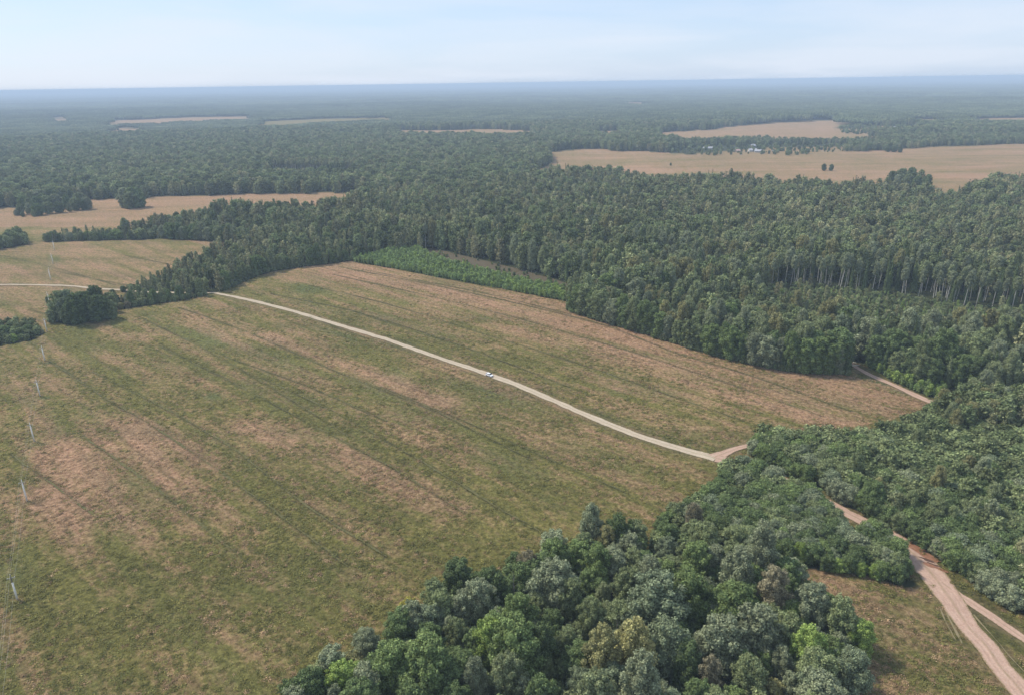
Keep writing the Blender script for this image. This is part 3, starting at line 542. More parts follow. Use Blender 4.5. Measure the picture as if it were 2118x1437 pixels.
# ------------------------------------------------------------------ foreground wood, tree by tree (top of crown traced, height estimated)
placed = []
def top_tree(kind, x, y, h, tone, label, wid=1.):
    p = at(x, y, h); placed.append((p[0], p[1])); return plant(kind, p[0], p[1], h, tone, label, 'trees of the wood in the foreground', wid)
B, I_, W_ = 'broadleaf_tree', 'birch_tree', 'willow_shrub'
for q in [
 (I_, 1223, 1044, 17, 'grey green', 'thin grey green birch standing highest at the field edge, pale trunk showing', .95),
 (B, 1281, 1066, 14, 'deep green', 'rich dark green round tree just right of the thin pale trunked birch', 1.),
 (B, 1143, 1113, 13, 'green', 'green leafy tree left of the thin pale trunked birch at the field edge', 1.),
 (B, 1092, 1140, 12, 'brownish green', 'brownish green tree behind the bare grey dead tree at the field edge', 1.),
 (B, 946, 1160, 13.5, 'dark green', 'dark green dome shaped tree alone against the field, left of the bare dead tree', 1.15),
 (W_, 846, 1240, 7, 'yellow', 'yellow leaved bush on the field edge of the foreground wood', 1.),
 (W_, 1030, 1187, 7, 'yellow olive', 'small yellowish bush at the field edge beside the dead tree', .8),
 (B, 1143, 1163, 17, 'grey green', 'large grey green tree to the right of the bare dead tree', 1.05),
 (B, 1236, 1130, 15, 'green', 'green ragged tree in front of the thin pale trunked birch', .9),
 (B, 1294, 1177, 14, 'dull green', 'dull green tree below the rich dark green round tree at the field edge', 1.),
 (I_, 1351, 1146, 17, 'grey green', 'grey green birch behind the wide blue green weeping tree', 1.1),
 (B, 1360, 1193, 20, 'blue green', 'wide blue green weeping tree in the middle of the foreground wood', 1.1),
 (B, 992, 1199, 14, 'grey green', 'grey green tree in front and left of the bare dead tree', .95),
 (B, 913, 1226, 13, 'dull green', 'dull green tree in front of the dark dome shaped tree at the field edge', .95),
 (B, 1070, 1226, 15, 'green', 'green tree standing right in front of the bare dead tree', 1.),
 (B, 824, 1262, 12, 'deep green', 'deep green tree under the yellow leaved bush at the field edge', 1.),
 (B, 888, 1290, 14, 'deep green', 'deep green tree in the left of the foreground wood, right of the yellow bush', .95),
 (B, 757, 1303, 10, 'grey green', 'low grey green tree at the left end of the foreground wood', 1.),
 (B, 1010, 1288, 15, 'bright green', 'bright green tree in the middle left of the foreground wood', 1.),
 (B, 1074, 1282, 19, 'green', 'big green tree right of the bright green one, its crown lit on the left', 1.1),
 (B, 877, 1325, 18, 'green', 'big green round tree near the bottom edge, left half of the foreground wood', 1.15),
 (B, 806, 1330, 15, 'green', 'green round tree left of the big green one near the bottom edge', 1.),
 (W_, 727, 1354, 8, 'olive', 'olive brown bush at the left end of the foreground wood', 1.),
 (B, 948, 1281, 12, 'dull green', 'dull green slim tree between two round trees left in the foreground wood', .75),
 (I_, 984, 1363, 15, 'grey green', 'pale grey green birch near the bottom edge of the photo', .95),
 (B, 1052, 1347, 15, 'pale green', 'pale green narrow tree near the bottom edge, left of the dark gap', .8),
 (I_, 1243, 1296, 19, 'olive', 'olive coloured birch, left one of the yellowing pair near the bottom', 1.1),
 (I_, 1314, 1283, 20, 'yellow olive', 'yellowing olive birch, right one of the pair near the bottom', 1.15),
 (I_, 1322, 1345, 21, 'grey green', 'greyish birch right in front of the yellowing pair near the bottom', 1.2),
 (B, 1236, 1394, 16, 'pale green', 'pale green round tree cut by the bottom edge below the yellowing birches', 1.),
 (B, 713, 1368, 12, 'bright green', 'bright green tree at the lower left end of the foreground wood', 1.),
 (W_, 655, 1388, 8, 'dull green', 'dull green bush at the lower left tip of the foreground wood', 1.1),
 (W_, 608, 1407, 7, 'deep green', 'deep green bush at the very bottom, leftmost of the foreground wood', 1.),
 (B, 1223, 1243, 13, 'dull green', 'dull green thin tree in the dark gap of the foreground wood', .8),
 (I_, 1582, 1085, 22, 'grey green', 'tallest grey green birch rising above the wood near the right grass patch', 1.),
 (I_, 1539, 1134, 19, 'grey green', 'grey green birch leaning on the left of the tallest birch', 1.05),
 (B, 1462, 1080, 14, 'dull green', 'dull green tree where the foreground wood meets the low thicket', 1.),
 (B, 1445, 1120, 15, 'green', 'green tree left of the tallest birch group, in the right half of the wood', 1.1),
 (B, 1424, 1182, 18, 'green', 'broad green tree right of the wide blue green weeping tree', 1.05),
 (B, 1519, 1206, 18, 'green', 'green round tree directly below the tallest birch', 1.),
 (B, 1574, 1254, 18, 'grey green', 'broad grey green tree in the lower right part of the wood', 1.1),
 (B, 1496, 1278, 18, 'grey green', 'grey green tree left of the broad one in the lower right part of the wood', 1.05),
 (I_, 1612, 1166, 19, 'brownish green', 'brownish green birch with bare stems right below the tallest birch', 1.),
 (B, 1687, 1211, 16, 'grey green', 'grey green tree at the right edge of the wood beside the grass patch', 1.05),
 (B, 1754, 1244, 15, 'dull green', 'dull green tree furthest right in the wood beside the grass patch', 1.),
 (B, 1784, 1284, 11, 'bright green', 'bright green tree at the right edge of the wood touching the grass patch', .95),
 (B, 1677, 1302, 15, 'bright green', 'bright green tree inside the lower right part of the wood', .85),
 (I_, 1476, 1357, 14, 'brownish green', 'brownish birch near the bottom edge right of centre', 1.),
 (B, 1558, 1364, 14, 'dull green', 'dull green tree near the bottom edge in the right part of the wood', 1.),
 (B, 1629, 1273, 14, 'dull green', 'dull green tree just left of the bright green one in the lower right wood', .95),
 (B, 1700, 1350, 14, 'dull green', 'dull green tree above the grass near the bottom edge, right end of the wood', 1.),
 (I_, 1435, 1037, 14, 'brownish green', 'brownish birch at the field edge where thicket and wood join', .9),
 (W_, 1658, 1122, 7, 'bright green', 'small bright green bush at the top corner of the right grass patch', .7),
 (B, 1125, 1290, 15, 'dark green', 'dark green tree beside the dark gap in the foreground wood', .9),
 (B, 1180, 1200, 14, 'dull green', 'dull green tree in the centre of the wood behind the dark gap', .9),
 (B, 1390, 1290, 17, 'blue green', 'blue green tree right of the yellowing birch pair', .95),
 (B, 1430, 1330, 15, 'dark green', 'dark green tree right of the greyish birch near the bottom', 1.),
 (B, 1130, 1400, 14, 'deep green', 'deep green tree cut by the bottom edge in the dark gap', .9),
 (W_, 1600, 1410, 7, 'yellow olive', 'yellowish bush near the bottom edge in the right part of the wood', 1.),
]: top_tree(*q)
for k, (x, y, h, l) in enumerate([(1062, 1180, 14, 'bare grey dead tree standing at the field edge of the foreground wood'), (1277, 1272, 15, 'bare pale dead tree between the yellowing birches, twigs showing'), (1640, 1215, 13, 'bare dead tree with thin grey stem near the right grass patch')]):
    p = at(x, y, h); o = link('dead_tree', DEAD[k % 2], None, (p[0], p[1], 0)); o.scale = (h / 14,) * 3; tag(o, l, 'dead tree')

def fill_poly(P, sp, jit=.42, bbox=None):
    g = ats(P); x0, y0 = g.min(0); x1, y1 = g.max(0)
    xs = np.arange(x0, x1, sp); ys = np.arange(y0, y1, sp * .9); XX, YY = np.meshgrid(xs, ys); XX = XX + (np.arange(len(ys)) % 2)[:, None] * sp / 2
    XX = (XX + rng.uniform(-jit, jit, XX.shape) * sp).ravel(); YY = (YY + rng.uniform(-jit, jit, YY.shape) * sp).ravel()
    a, b = proj(XX, YY); k = inpoly(a, b, P) & (YY > 60); return XX[k], YY[k]
roadP = [(rp[k][0], np.mean(rp[k][1])) for k in rp]
def off_road(x, y, m):
    k = np.ones(len(x), bool)
    for P, wd in roadP: k &= pdist(x, y, P) > wd * .5 + m
    return k
def ordinal(n):
    o1 = ['first', 'second', 'third', 'fourth', 'fifth', 'sixth', 'seventh', 'eighth', 'ninth', 'tenth', 'eleventh', 'twelfth', 'thirteenth', 'fourteenth', 'fifteenth', 'sixteenth', 'seventeenth', 'eighteenth', 'nineteenth']
    n += 1
    if n < 20: return o1[n - 1]
    te = ['twent', 'thirt', 'fort', 'fift', 'sixt', 'sevent', 'eight', 'ninet'][n // 10 - 2]
    return te + 'ieth' if n % 10 == 0 else te + 'y-' + o1[n % 10 - 1]
REST = {k: [] for k in K}          # (x, y, h, wid)
def pick(opts):
    k = [o for o, _ in opts]; p = np.array([q for _, q in opts], float); return k[int(rng.choice(len(k), p=p / p.sum()))]

# rows of edge trees, each told by its count along the row
ROWS = [
 ('forest front row along the right field, from left', [(1176, 640), (1250, 664), (1330, 688), (1400, 708), (1500, 739), (1640, 766), (1752, 773)], 6.0, (11, 19), [(B, 7), (I_, 3)], ['dull green', 'green', 'deep green', 'grey green', 'green'], 1.08),
 ('front row of the tree belt, from left', [(262, 634), (330, 625), (440, 606), (500, 581), (560, 560), (640, 549), (722, 538)], 6.2, (8, 16), [(B, 6), (I_, 4)], ['green', 'dull green', 'deep green', 'grey green', 'pale green'], 1.),
 ('low end of the far meadow belt, from left', [(90, 500), (330, 492)], 5.5, (6, 10), [(B, 6), (I_, 2), (W_, 3)], ['dull green', 'grey green', 'deep green', 'green'], 1.2),
 ('tall end of the far meadow belt, from left', [(332, 492), (480, 500), (515, 502)], 6., (12, 16), [(B, 5), (I_, 5)], ['dull green', 'grey green', 'deep green'], 1.1),
 ('thicket edge right of the dirt road, from top', [(1537, 925), (1640, 984), (1720, 1022), (1790, 1058), (1850, 1089), (1900, 1122), (1960, 1163), (2010, 1194), (2060, 1235), (2118, 1270)], 3.6, (5.5, 7.5), [(W_, 1)], ['deep green', 'dull green', 'dark green', 'grey green', 'green'], 1.),
 ('thicket edge left of the dirt road, from top', [(1512, 974), (1590, 990), (1650, 1016), (1692, 1052), (1722, 1090), (1755, 1120), (1785, 1126), (1812, 1112), (1845, 1152), (1884, 1204)], 3.4, (5, 7), [(W_, 1)], ['deep green', 'dull green', 'green', 'blue green'], 1.),
 ('thicket edge above the grass patch, from right', [(1870, 1208), (1800, 1190), (1740, 1181), (1690, 1176)], 3.2, (4, 6.5), [(W_, 1)], ['green', 'deep green', 'bright green', 'dull green'], .9),
 ('forest edge behind the sapling patch, from left', [(1772, 750), (1850, 774), (1905, 794), (1965, 802), (2060, 812), (2118, 826)], 6., (12, 19), [(B, 7), ('spruce_tree', 3)], ['dark green', 'deep green', 'dull green', 'deep green'], 1.)]
rowpts = []
for name, P, sp, hr, mix, tones, wid in ROWS:
    C, _ = smooth_line(ats(P), [1] * len(P), .5); cum = np.concatenate([[0], np.cumsum(np.hypot(*np.diff(C, axis=0).T))]); n = min(49, int(cum[-1] / sp))
    if n == 49: sp = cum[-1] / 49
    for i in range(n):
        j = np.searchsorted(cum, (i + .5) * sp); j = min(j, len(C) - 1); p = C[j] + rng.uniform(-.8, .8, 2); kd = pick(mix); tn = tones[int(rng.integers(len(tones)))]
        h = float(rng.uniform(*hr)) * (1.15 if kd in (I_, 'spruce_tree') else 1)
        if 'tree belt' in name: h *= .62 + .38 * min(1., i / 12)
        if not off_road(np.array([p[0]]), np.array([p[1]]), 2.2 if kd == W_ else 2.8)[0]: continue
        plant(kd, p[0], p[1], h, tn, '%s %s, %s in the %s' % (tn, WORD[kd].replace('tall tree with ', '').replace('round ', ''), ordinal(i), name), 'plants in the ' + name.split(',')[0], wid); rowpts.append(p)
rowpts = np.array(rowpts)
def away(x, y, pts, d):
    k = np.ones(len(x), bool)
    for a in np.asarray(pts): k &= np.hypot(x - a[0], y - a[1]) > d
    return k
SPECIAL = [
 (B, 150, 606, 20, 'deep green', 'deep green tree with wide crown in the isolated grove beside the power line, left one', .9), (B, 190, 591, 21, 'dark green', 'tallest dark green tree of the isolated grove beside the power line', .9),
 (B, 118, 602, 19, 'dull green', 'dull green tree at the left end of the isolated grove, next to the pole', .85), (B, 135, 600, 19, 'blue green', 'blue green tree second from the left in the isolated grove', .85), (B, 168, 603, 19, 'deep green', 'deep green tree in the middle of the isolated grove', .85), (B, 208, 611, 16, 'deep green', 'deep green tree right of the tallest one in the isolated grove', .9), (B, 226, 622, 12, 'dull green', 'dull green low tree at the right end of the isolated grove', .9), (B, 128, 616, 16, 'blue green', 'blue green tree in the front of the isolated grove at its left', .9), (B, 160, 618, 16, 'deep green', 'deep green tree in the front middle of the isolated grove', .9), (B, 192, 612, 17, 'dark green', 'dark green tree in the front right of the isolated grove', .9),
 (W_, 96, 614, 4.5, 'dark green', 'small dark bush just left of the pole beside the isolated grove', .7),
 (W_, 55, 672, 6, 'deep green', 'round deep green bush in the bushes at the left edge, right one', 1.2), (W_, 25, 692, 4.5, 'bright green', 'light green bush in front of the bushes at the left edge', 1.1), (W_, 5, 675, 6.5, 'deep green', 'deep green bush at the left edge of the photo below the grove', 1.1), (W_, 17, 670, 4.2, 'dark green', 'dark little bush behind the bushes at the left edge', .9), (W_, 72, 668, 3.5, 'yellow olive', 'low olive bush behind the round bush beside the power line', 1.1), (W_, 84, 680, 2.6, 'olive', 'low olive bush near the foot of the pole by the left bushes', 1.2), (W_, 44, 663, 3, 'yellow olive', 'low yellowish bush behind the bushes at the left edge', 1.3),
 (W_, 253, 592, 4, 'dark green', 'dark low bush on the far side of the gravel track', 1.2), (W_, 270, 588, 4, 'dark green', 'dark low bush beside the gravel track, right one of two', 1.2),
 (W_, 237, 612, 6.5, 'deep green', 'deep green bush at the left end of the belt by the gravel track', 1.), (W_, 292, 616, 5, 'pale green', 'pale green round bush in front of the belt, near the gravel track', 1.1), (W_, 262, 624, 4.5, 'brownish green', 'brownish green bush left of the pale round bush by the belt', 1.), (W_, 248, 627, 4, 'olive', 'olive bush at the foot of the belt near the grove', 1.),
 (B, 252, 389, 24, 'grey green', 'grey green tall tree of the lone pair in the tan meadow, left one', 1.3), (B, 273, 387, 25, 'deep green', 'deep green tall tree of the lone pair in the tan meadow, right one', 1.4), (B, 284, 398, 19, 'deep green', 'lower deep green tree right of the lone pair in the tan meadow', 1.3), (B, 262, 396, 21, 'dull green', 'dull green tree in front of the lone pair in the tan meadow', 1.2),
 (B, 1706, 339, 11, 'dark green', 'small round dark tree in the wide far field, left one of two', 1.0), (B, 1720, 340, 10.5, 'dark green', 'small round dark tree in the wide far field, right one of two', 1.),
 (W_, 1388, 337, 5, 'dark green', 'tiny dark bush alone in the far field, left of the two round trees', .8),
 (B, 1838, 303, 11, 'dark green', 'dark tree at the left of the small clump by the far village trees', 1.3), (B, 1850, 302, 12, 'dark green', 'dark tree in the middle of the small clump by the far village trees', 1.5), (B, 1863, 304, 11, 'dark green', 'dark tree at the right of the small clump by the far village trees', 1.3),
 ('spruce_tree', 1986, 383, 15, 'deep green', 'single pointed spruce standing up against the far field at the right', 1.2),
 (B, 1848, 354, 20, 'deep green', 'tall deep green tree at the left of the high clump before the far field', 1.), (B, 1868, 349, 22, 'dull green', 'tall dull green tree at the top of the high clump before the far field', 1.3), (B, 1889, 347, 23, 'deep green', 'tallest deep green tree in the high clump before the far field', .95), (I_, 1907, 351, 22, 'dull green', 'tall dull green birch at the right of the high clump before the far field', 1.), (B, 1921, 361, 18, 'deep green', 'shorter deep green tree at the right foot of the high clump', 1.), (B, 1858, 362, 18, 'grey green', 'grey green tree low in the middle of the high clump', 1.), (B, 1880, 360, 18, 'dull green', 'dull green tree low in front of the tallest one in the high clump', 1.), (B, 1900, 364, 17, 'deep green', 'deep green tree low at the right middle of the high clump', 1.), (B, 1838, 366, 16, 'dull green', 'dull green tree at the left foot of the high clump', 1.),
]
for kd, x, y, h, tn, lb, wd in SPECIAL:
    p = at(x, y, h); plant(kd, p[0], p[1], h, tn, lb, None, wd)
# grove left in the tan meadow
for i, (x, y, h) in enumerate([(62, 396, 19), (80, 392, 20), (100, 390, 20), (122, 388, 20), (143, 392, 20), (162, 399, 18), (177, 408, 15), (45, 405, 17), (58, 408, 17), (76, 406, 18), (94, 404, 18), (112, 402, 18), (132, 403, 18), (152, 408, 16), (170, 413, 13),
        (38, 422, 13), (56, 420, 14), (75, 421, 14), (95, 418, 14), (118, 418, 13), (140, 420, 11), (32, 434, 7), (45, 438, 6), (68, 436, 7), (84, 436, 6)]):
    tn = ['dull green', 'grey green', 'deep green', 'dull green', 'dark green'][i % 5]; p = at(x, y, h)
    plant(B if i % 4 else I_, p[0], p[1], h, tn, '%s tree, %s of the grove at the left in the tan meadow' % (tn, ordinal(i)), 'grove at the left in the tan meadow', 1.2)

NPL = len(placed)
FRONT = [(B, 1440, 541, 20, 'pale green', 'light green tree two rows behind the forest front, left of the grey birches'), (B, 1520, 534, 20, 'grey green', 'grey green tree rising behind the forest front'), (B, 1571, 645, 22, 'pale green', 'big light green tree in the forest front along the field'),
 (B, 1621, 659, 20, 'dull green', 'dull green tree right of the big light green one in the forest front'), (B, 1668, 665, 21, 'dull green', 'dull green tree left of the huge corner tree'), (B, 1708, 657, 25, 'dull green', 'huge broad tree at the forest corner by the track'), (B, 1733, 678, 22, 'deep green', 'deep green tree at the very corner of the forest by the track'), (B, 1751, 710, 15, 'deep green', 'lower deep green tree at the very corner of the forest'),
 (B, 1199, 582, 14, 'dull green', 'first tree of the forest front at the end of the plantation strip'), (B, 1262, 565, 20, 'green', 'tall green tree near the left end of the forest front'), (B, 1318, 575, 20, 'grey green', 'grey green tall tree second from the left end of the forest front'), (B, 1344, 543, 20, 'dull green', 'dull green tree behind the two tall ones of the forest front'), (B, 1374, 625, 17, 'green', 'green rounded tree standing forward in the forest front'), (B, 1450, 640, 19, 'dull green', 'dull green tree in the middle of the forest front'), (B, 1505, 625, 21, 'green', 'green tall tree left of the big light green one in the forest front'),
 ('spruce_tree', 1778, 657, 23, 'dark green', 'dark spruce at the forest side of the track opening'), (B, 1800, 659, 22, 'grey green', 'grey green tree right of the dark spruce by the track opening'), (B, 1850, 682, 20, 'deep green', 'deep green tree behind the sapling patch'), (B, 1903, 696, 17, 'deep green', 'rounded deep green tree behind the right part of the sapling patch'), (B, 1971, 726, 16, 'deep green', 'dark rounded tree at the right end of the sapling patch'), (I_, 1987, 635, 21, 'olive', 'olive birch rising in the forest right of the track opening'), (I_, 1935, 640, 20, 'grey green', 'greyish birch left of the olive one in the right forest'),
 (I_, 2065, 746, 18, 'pale green', 'pale green birch at the right edge above the dense thicket'), (I_, 2043, 762, 17, 'grey green', 'grey green birch left of the pale one above the dense thicket'), (I_, 2098, 729, 19, 'grey green', 'tall grey green birch at the right photo edge above the thicket'), (I_, 2020, 780, 14, 'pale green', 'small pale birch left end of the birches above the thicket')]
for kd, x, y, h, tn, lb in FRONT:
    p = at(x, y, h); placed.append((p[0], p[1])); plant(kd, p[0], p[1], h, tn, lb, None, 1.1 if kd == B else 1.)
def zone_tree(kd, x, y, h, wid, zone): REST[kd].append((x, y, h, wid, zone))
# interior of the foreground wood
x, y = fill_poly(WOOD_N, 6.2); k = away(x, y, placed, 4.0) & off_road(x, y, 3)
for a, b in zip(x[k], y[k]): zone_tree(pick([(B, 8), (I_, 2)]), a, b, float(rng.uniform(8, 13)), 1.12, 'in the wood at the bottom of the photo')
x, y = fill_poly(WOOD_N, 4.5); k = away(x, y, placed, 2.2)
for a, b in zip(x[k][::2], y[k][::2]): zone_tree(W_, a, b, float(rng.uniform(3.5, 6)), 1., 'undergrowth of the wood at the bottom of the photo')
# thickets
for P, z, hr, opts in ((THICK_M, 'in the thicket between the field and the dirt road', (5.5, 7.5), [(W_, 1)]), (THICK_R, 'in the dense thicket right of the dirt road', (6, 8), [(W_, 14), (B, 2), (I_, 1)])):
    x, y = fill_poly(P, 3.9); k = off_road(x, y, 2.6) & away(x, y, rowpts, 2.2) & away(x, y, placed, 3)
    px_, py_ = proj(x, y)
    for a, b, u, v in zip(x[k], y[k], px_[k], py_[k]):
        kd = pick(opts); h = float(rng.uniform(*hr)) * (1.5 if kd == B else 1.7 if kd == I_ else 1)
        if P is THICK_R and u > 1940 and v < 900: kd = pick([(I_, 5), (B, 3)]); h = float(rng.uniform(11, 15))
        if P is THICK_R and (u < 1760 or rng.random() < .3): h = min(h, 7.5)
        zone_tree(kd, a, b, h, 1.05, z)
# main forest
x, y = fill_poly(F1, 6.9); k = off_road(x, y, 2.5) & away(x, y, rowpts, 2.5) & away(x, y, placed[NPL:], 4.2)
x, y = x[k], y[k]; u, v = proj(x, y); sc = inpoly(u, v, SCRUB); cl = inpoly(u, v, CLEARING) | inpoly(u, v, STRIP) | inpoly(u, v, SAPS2); D = np.hypot(x, y)
bareband = (pdist(x, y, ats([(1630, 592), (1700, 586), (1790, 596), (1850, 606), (1930, 612), (2000, 632), (2060, 628), (2118, 640), (2300, 655)])) < 3 + 17 * fbm(x, y, 477, 14, 2))
frontgap = (pdist(x, y, ats([(1640, 602), (1850, 622), (2000, 648), (2118, 655)])) < 9) & ~bareband
pat = fbm(x, y, 401, 60, 3); pat2 = fbm(x, y, 411, 45, 3)
belt = inpoly(u, v, [(85, 470), (240, 440), (520, 470), (740, 500), (740, 560), (440, 620), (240, 650), (240, 590), (450, 530), (85, 505)])
for i in range(len(x)):
    if cl[i]: continue
    if sc[i]:
        if rng.random() < (.45 if frontgap[i] else .2): continue
        kd = pick([(W_, 4), ('spruce_tree', 2), (I_, 3), ('sapling', 3)]); h = dict(willow_shrub=3.6, spruce_tree=7, birch_tree=8, sapling=4)[kd] * rng.uniform(.6, 1.4) * (.55 if frontgap[i] else 1)
    elif bareband[i]:
        if rng.random() < .2: continue
        kd = 'bare_stemmed_tree' if rng.random() < .72 else 'spruce_tree'; h = rng.uniform(17, 24)
    else:
        bw = 5. if (u[i] > 1560 and 500 < v[i] < 720) else 1.1
        sp_ = .6 + 5 * np.clip(pat[i] - .5, 0, 1) * 3; bi = 3 + 12 * np.clip(pat2[i] - .5, 0, 1); kd = pick([(B, 4.5), (I_, bi), ('spruce_tree', sp_), ('bare_stemmed_tree', bw)])
        h = (12.5 + 10.5 * rng.random() ** 1.1) * (1 + .9 * (pat[i] - .5)); h *= {'spruce_tree': 1.05, I_: 1.08, B: .95}.get(kd, 1)
        if belt[i]: h *= .78 if u[i] > 520 or v[i] < 480 else (.66 if u[i] > 430 else .52 if u[i] > 350 else .42)
        if u[i] > 1750 and 640 < v[i] < 720: h *= .8
    zone_tree(kd, x[i], y[i], float(h), float(rng.uniform(.74, 1.04)), 'in the big forest behind the field')
for P, z, n in ((CLUMP, 'in the isolated grove beside the power line', 5), (LEFTBUSH, 'in the bushes at the left edge', 4.6), (F1_LEFT, 'in the trees at the left edge behind the meadow', 5)):
    x, y = fill_poly(P, n)
    for a, b in zip(x, y): kd = W_ if P is LEFTBUSH else B; zone_tree(kd, a, b, float(rng.uniform(3, 5.5) if kd == W_ else rng.uniform(8, 12)), 1., z)
# shrubby foot of every long edge
for P in ([(1176, 641), (1330, 690), (1500, 741), (1640, 768), (1752, 775)], [(262, 636), (440, 608), (560, 562), (722, 539)]):
    C, _ = smooth_line(ats(P), [1] * len(P), 2.6)
    for p in C:
        q = p + rng.uniform(-.9, .9, 2)
        if off_road(q[:1], q[1:], 2.5)[0]: zone_tree(W_, q[0], q[1], float(rng.uniform(2.2, 4.5)), 1., 'at the foot of the forest edge')
# saplings
for P, z in ((STRIP, 'in the bright green plantation strip beside the field'), (SAPS2, 'in the sapling patch beside the forest track')):
    x, y = fill_poly(P, 1.75)
    for a, b in zip(x, y):
        if rng.random() < .9: zone_tree('sapling', a, b, float(rng.uniform(2.2, 4.2) + 2.2 * rng.random() ** 3), 1.15, z)
x, y = fill_poly(SCRUB, 3.1)
for a, b in zip(x, y):
    kd = pick([(W_, 4), ('sapling', 3), ('spruce_tree', .5)]); zone_tree(kd, a, b, float(rng.uniform(1.2, 3.6) * (1.6 if kd == 'spruce_tree' else 1)), 1., 'in the scrubby opening of the forest')
# scattered low plants in the clearing
x, y = fill_poly(CLEARING, 5)
for a, b in zip(x, y):
    if rng.random() < .22: zone_tree(W_, a, b, float(rng.uniform(1.5, 3.2)), .9, 'in the brown clearing')
# woods between about 1 and 2.6 km
VIL = [(1360, 322), (1450, 325), (1640, 325), (1740, 316), (1760, 300), (1640, 300), (1500, 300), (1420, 305)]
def grid_ring(d0, d1, sp):
    n = int(d1 / sp) + 1; XX, YY = np.meshgrid(np.arange(-int(n * .82), int(n * .82)) * sp, np.arange(n) * sp); XX = (XX + rng.uniform(-.45, .45, XX.shape) * sp).ravel(); YY = (YY + rng.uniform(-.45, .45, YY.shape) * sp).ravel()
    D = np.hypot(XX, YY); k = (D > d0) & (D <= d1); XX = XX[k]; YY = YY[k]; a, b = proj(XX, YY); k = (a > -120) & (a < PW + 120) & (b < 460); return XX[k], YY[k], a[k], b[k]
def far_wood(u, v):
    X_ = u * 3.1; k = ~inpoly(u, v, F1); u = u + 22 * (fbm(X_, v * 9, 811, 60, 3) - .5); v = v + (v - 172) * .05 * (fbm(X_, v * 9, 821, 45, 3) - .5)
    k &= ~(inpoly(u, v, FIELD_C) | inpoly(u, v, FIELD_E))
    for P in FAR_FIELDS: k &= ~inpoly(u, v, P)
    return k
x, y, u, v = grid_ring(700, 2600, 7.6); k = far_wood(u, v) & ~inpoly(u, v, F1_LEFT)
vil = inpoly(u, v, VIL); k &= ~(vil & (rng.random(len(x)) < .82)); low = inpoly(u, v, [(560, 354), (745, 358), (745, 374), (560, 372)])
VIL2 = [(1380, 285), (1500, 292), (1700, 285), (1900, 285), (2400, 285), (2400, 300), (1900, 306), (1740, 316), (1560, 305), (1400, 300)]; vil2 = inpoly(u, v, [(1720, 262), (1800, 250), (1830, 262), (1900, 262), (1900, 275), (1740, 284)])
k &= ~(vil2 & (rng.random(len(x)) < .8)); ker = v > 356
x, y, u, v, low, vv = x[k], y[k], u[k], v[k], low[k], (vil | vil2)[k]; pat = fbm(x, y, 431, 150, 3)
for i in range(len(x)):
    if low[i]: h = rng.uniform(4, 8); kd = B
    else:
        kd = pick([(B, 6), (I_, 3 + 6 * max(0, pat[i] - .5)), ('spruce_tree', 2)]); h = rng.uniform(14, 21)
        if 560 < u[i] < 745 and 350 < v[i] < 356: kd = 'bare_stemmed_tree'; h = 19
    if vv[i]: h = rng.uniform(4, 9); kd = pick([(B, 1), (W_, 1)])
    elif v[i] > 284 and u[i] > 1400 and v[i] < 330: h *= .72
    zone_tree(kd, x[i], y[i], float(h * rng.uniform(.8, 1.15)), float(rng.uniform(.95, 1.35)), 'in the distant woods')

LANDM = [(1000, 1250, 'the dead tree'), (870, 1380, 'the yellow leaved bush'), (1290, 1300, 'the yellowing birch pair'), (1580, 1100, 'the tallest birch'), (1400, 1220, 'the wide weeping tree'), (1600, 1340, 'the lower right wood'), (1740, 1250, 'the right grass patch'),
         (1560, 1010, 'the road junction'), (1700, 1090, 'the hidden red road'), (1830, 1160, 'the thicket tip'), (1920, 1130, 'the mud patches'), (2060, 1220, 'the track fork'), (1640, 920, 'the upper thicket end'), (1850, 920, 'the forest track bend'), (2000, 840, 'the right edge birches'), (2000, 1000, 'the thicket middle'),
         (1760, 760, 'the pale logs'), (1880, 790, 'the sapling patch'), (1640, 740, 'the forest corner'), (1400, 690, 'the forest front row'), (1230, 610, 'the plantation strip end'), (1000, 560, 'the brown clearing'), (780, 525, 'the plantation strip tip'), (560, 540, 'the tree belt'), (330, 590, 'the gravel track'), (190, 460, 'the far left meadow'),
         (160, 640, 'the isolated grove'), (30, 690, 'the left bushes'), (1750, 560, 'the bare pale trunks'), (2050, 590, 'the right edge bare trunks'), (1900, 680, 'the scrubby opening'), (1870, 380, 'the high dark clump'), (1500, 480, 'the middle forest'), (700, 350, 'the far woods'), (1500, 300, 'the village')]
PLUR = {B: 'leafy trees', I_: 'birches', W_: 'bushy shrubs', 'spruce_tree': 'spruces', 'bare_stemmed_tree': 'bare stemmed trees', 'sapling': 'saplings'}; PLUR1 = {'leafy trees': 'leafy tree', 'birches': 'birch', 'bushy shrubs': 'bushy shrub', 'spruces': 'spruce', 'bare stemmed trees': 'bare stemmed tree', 'saplings': 'sapling'}; AUTO = {}
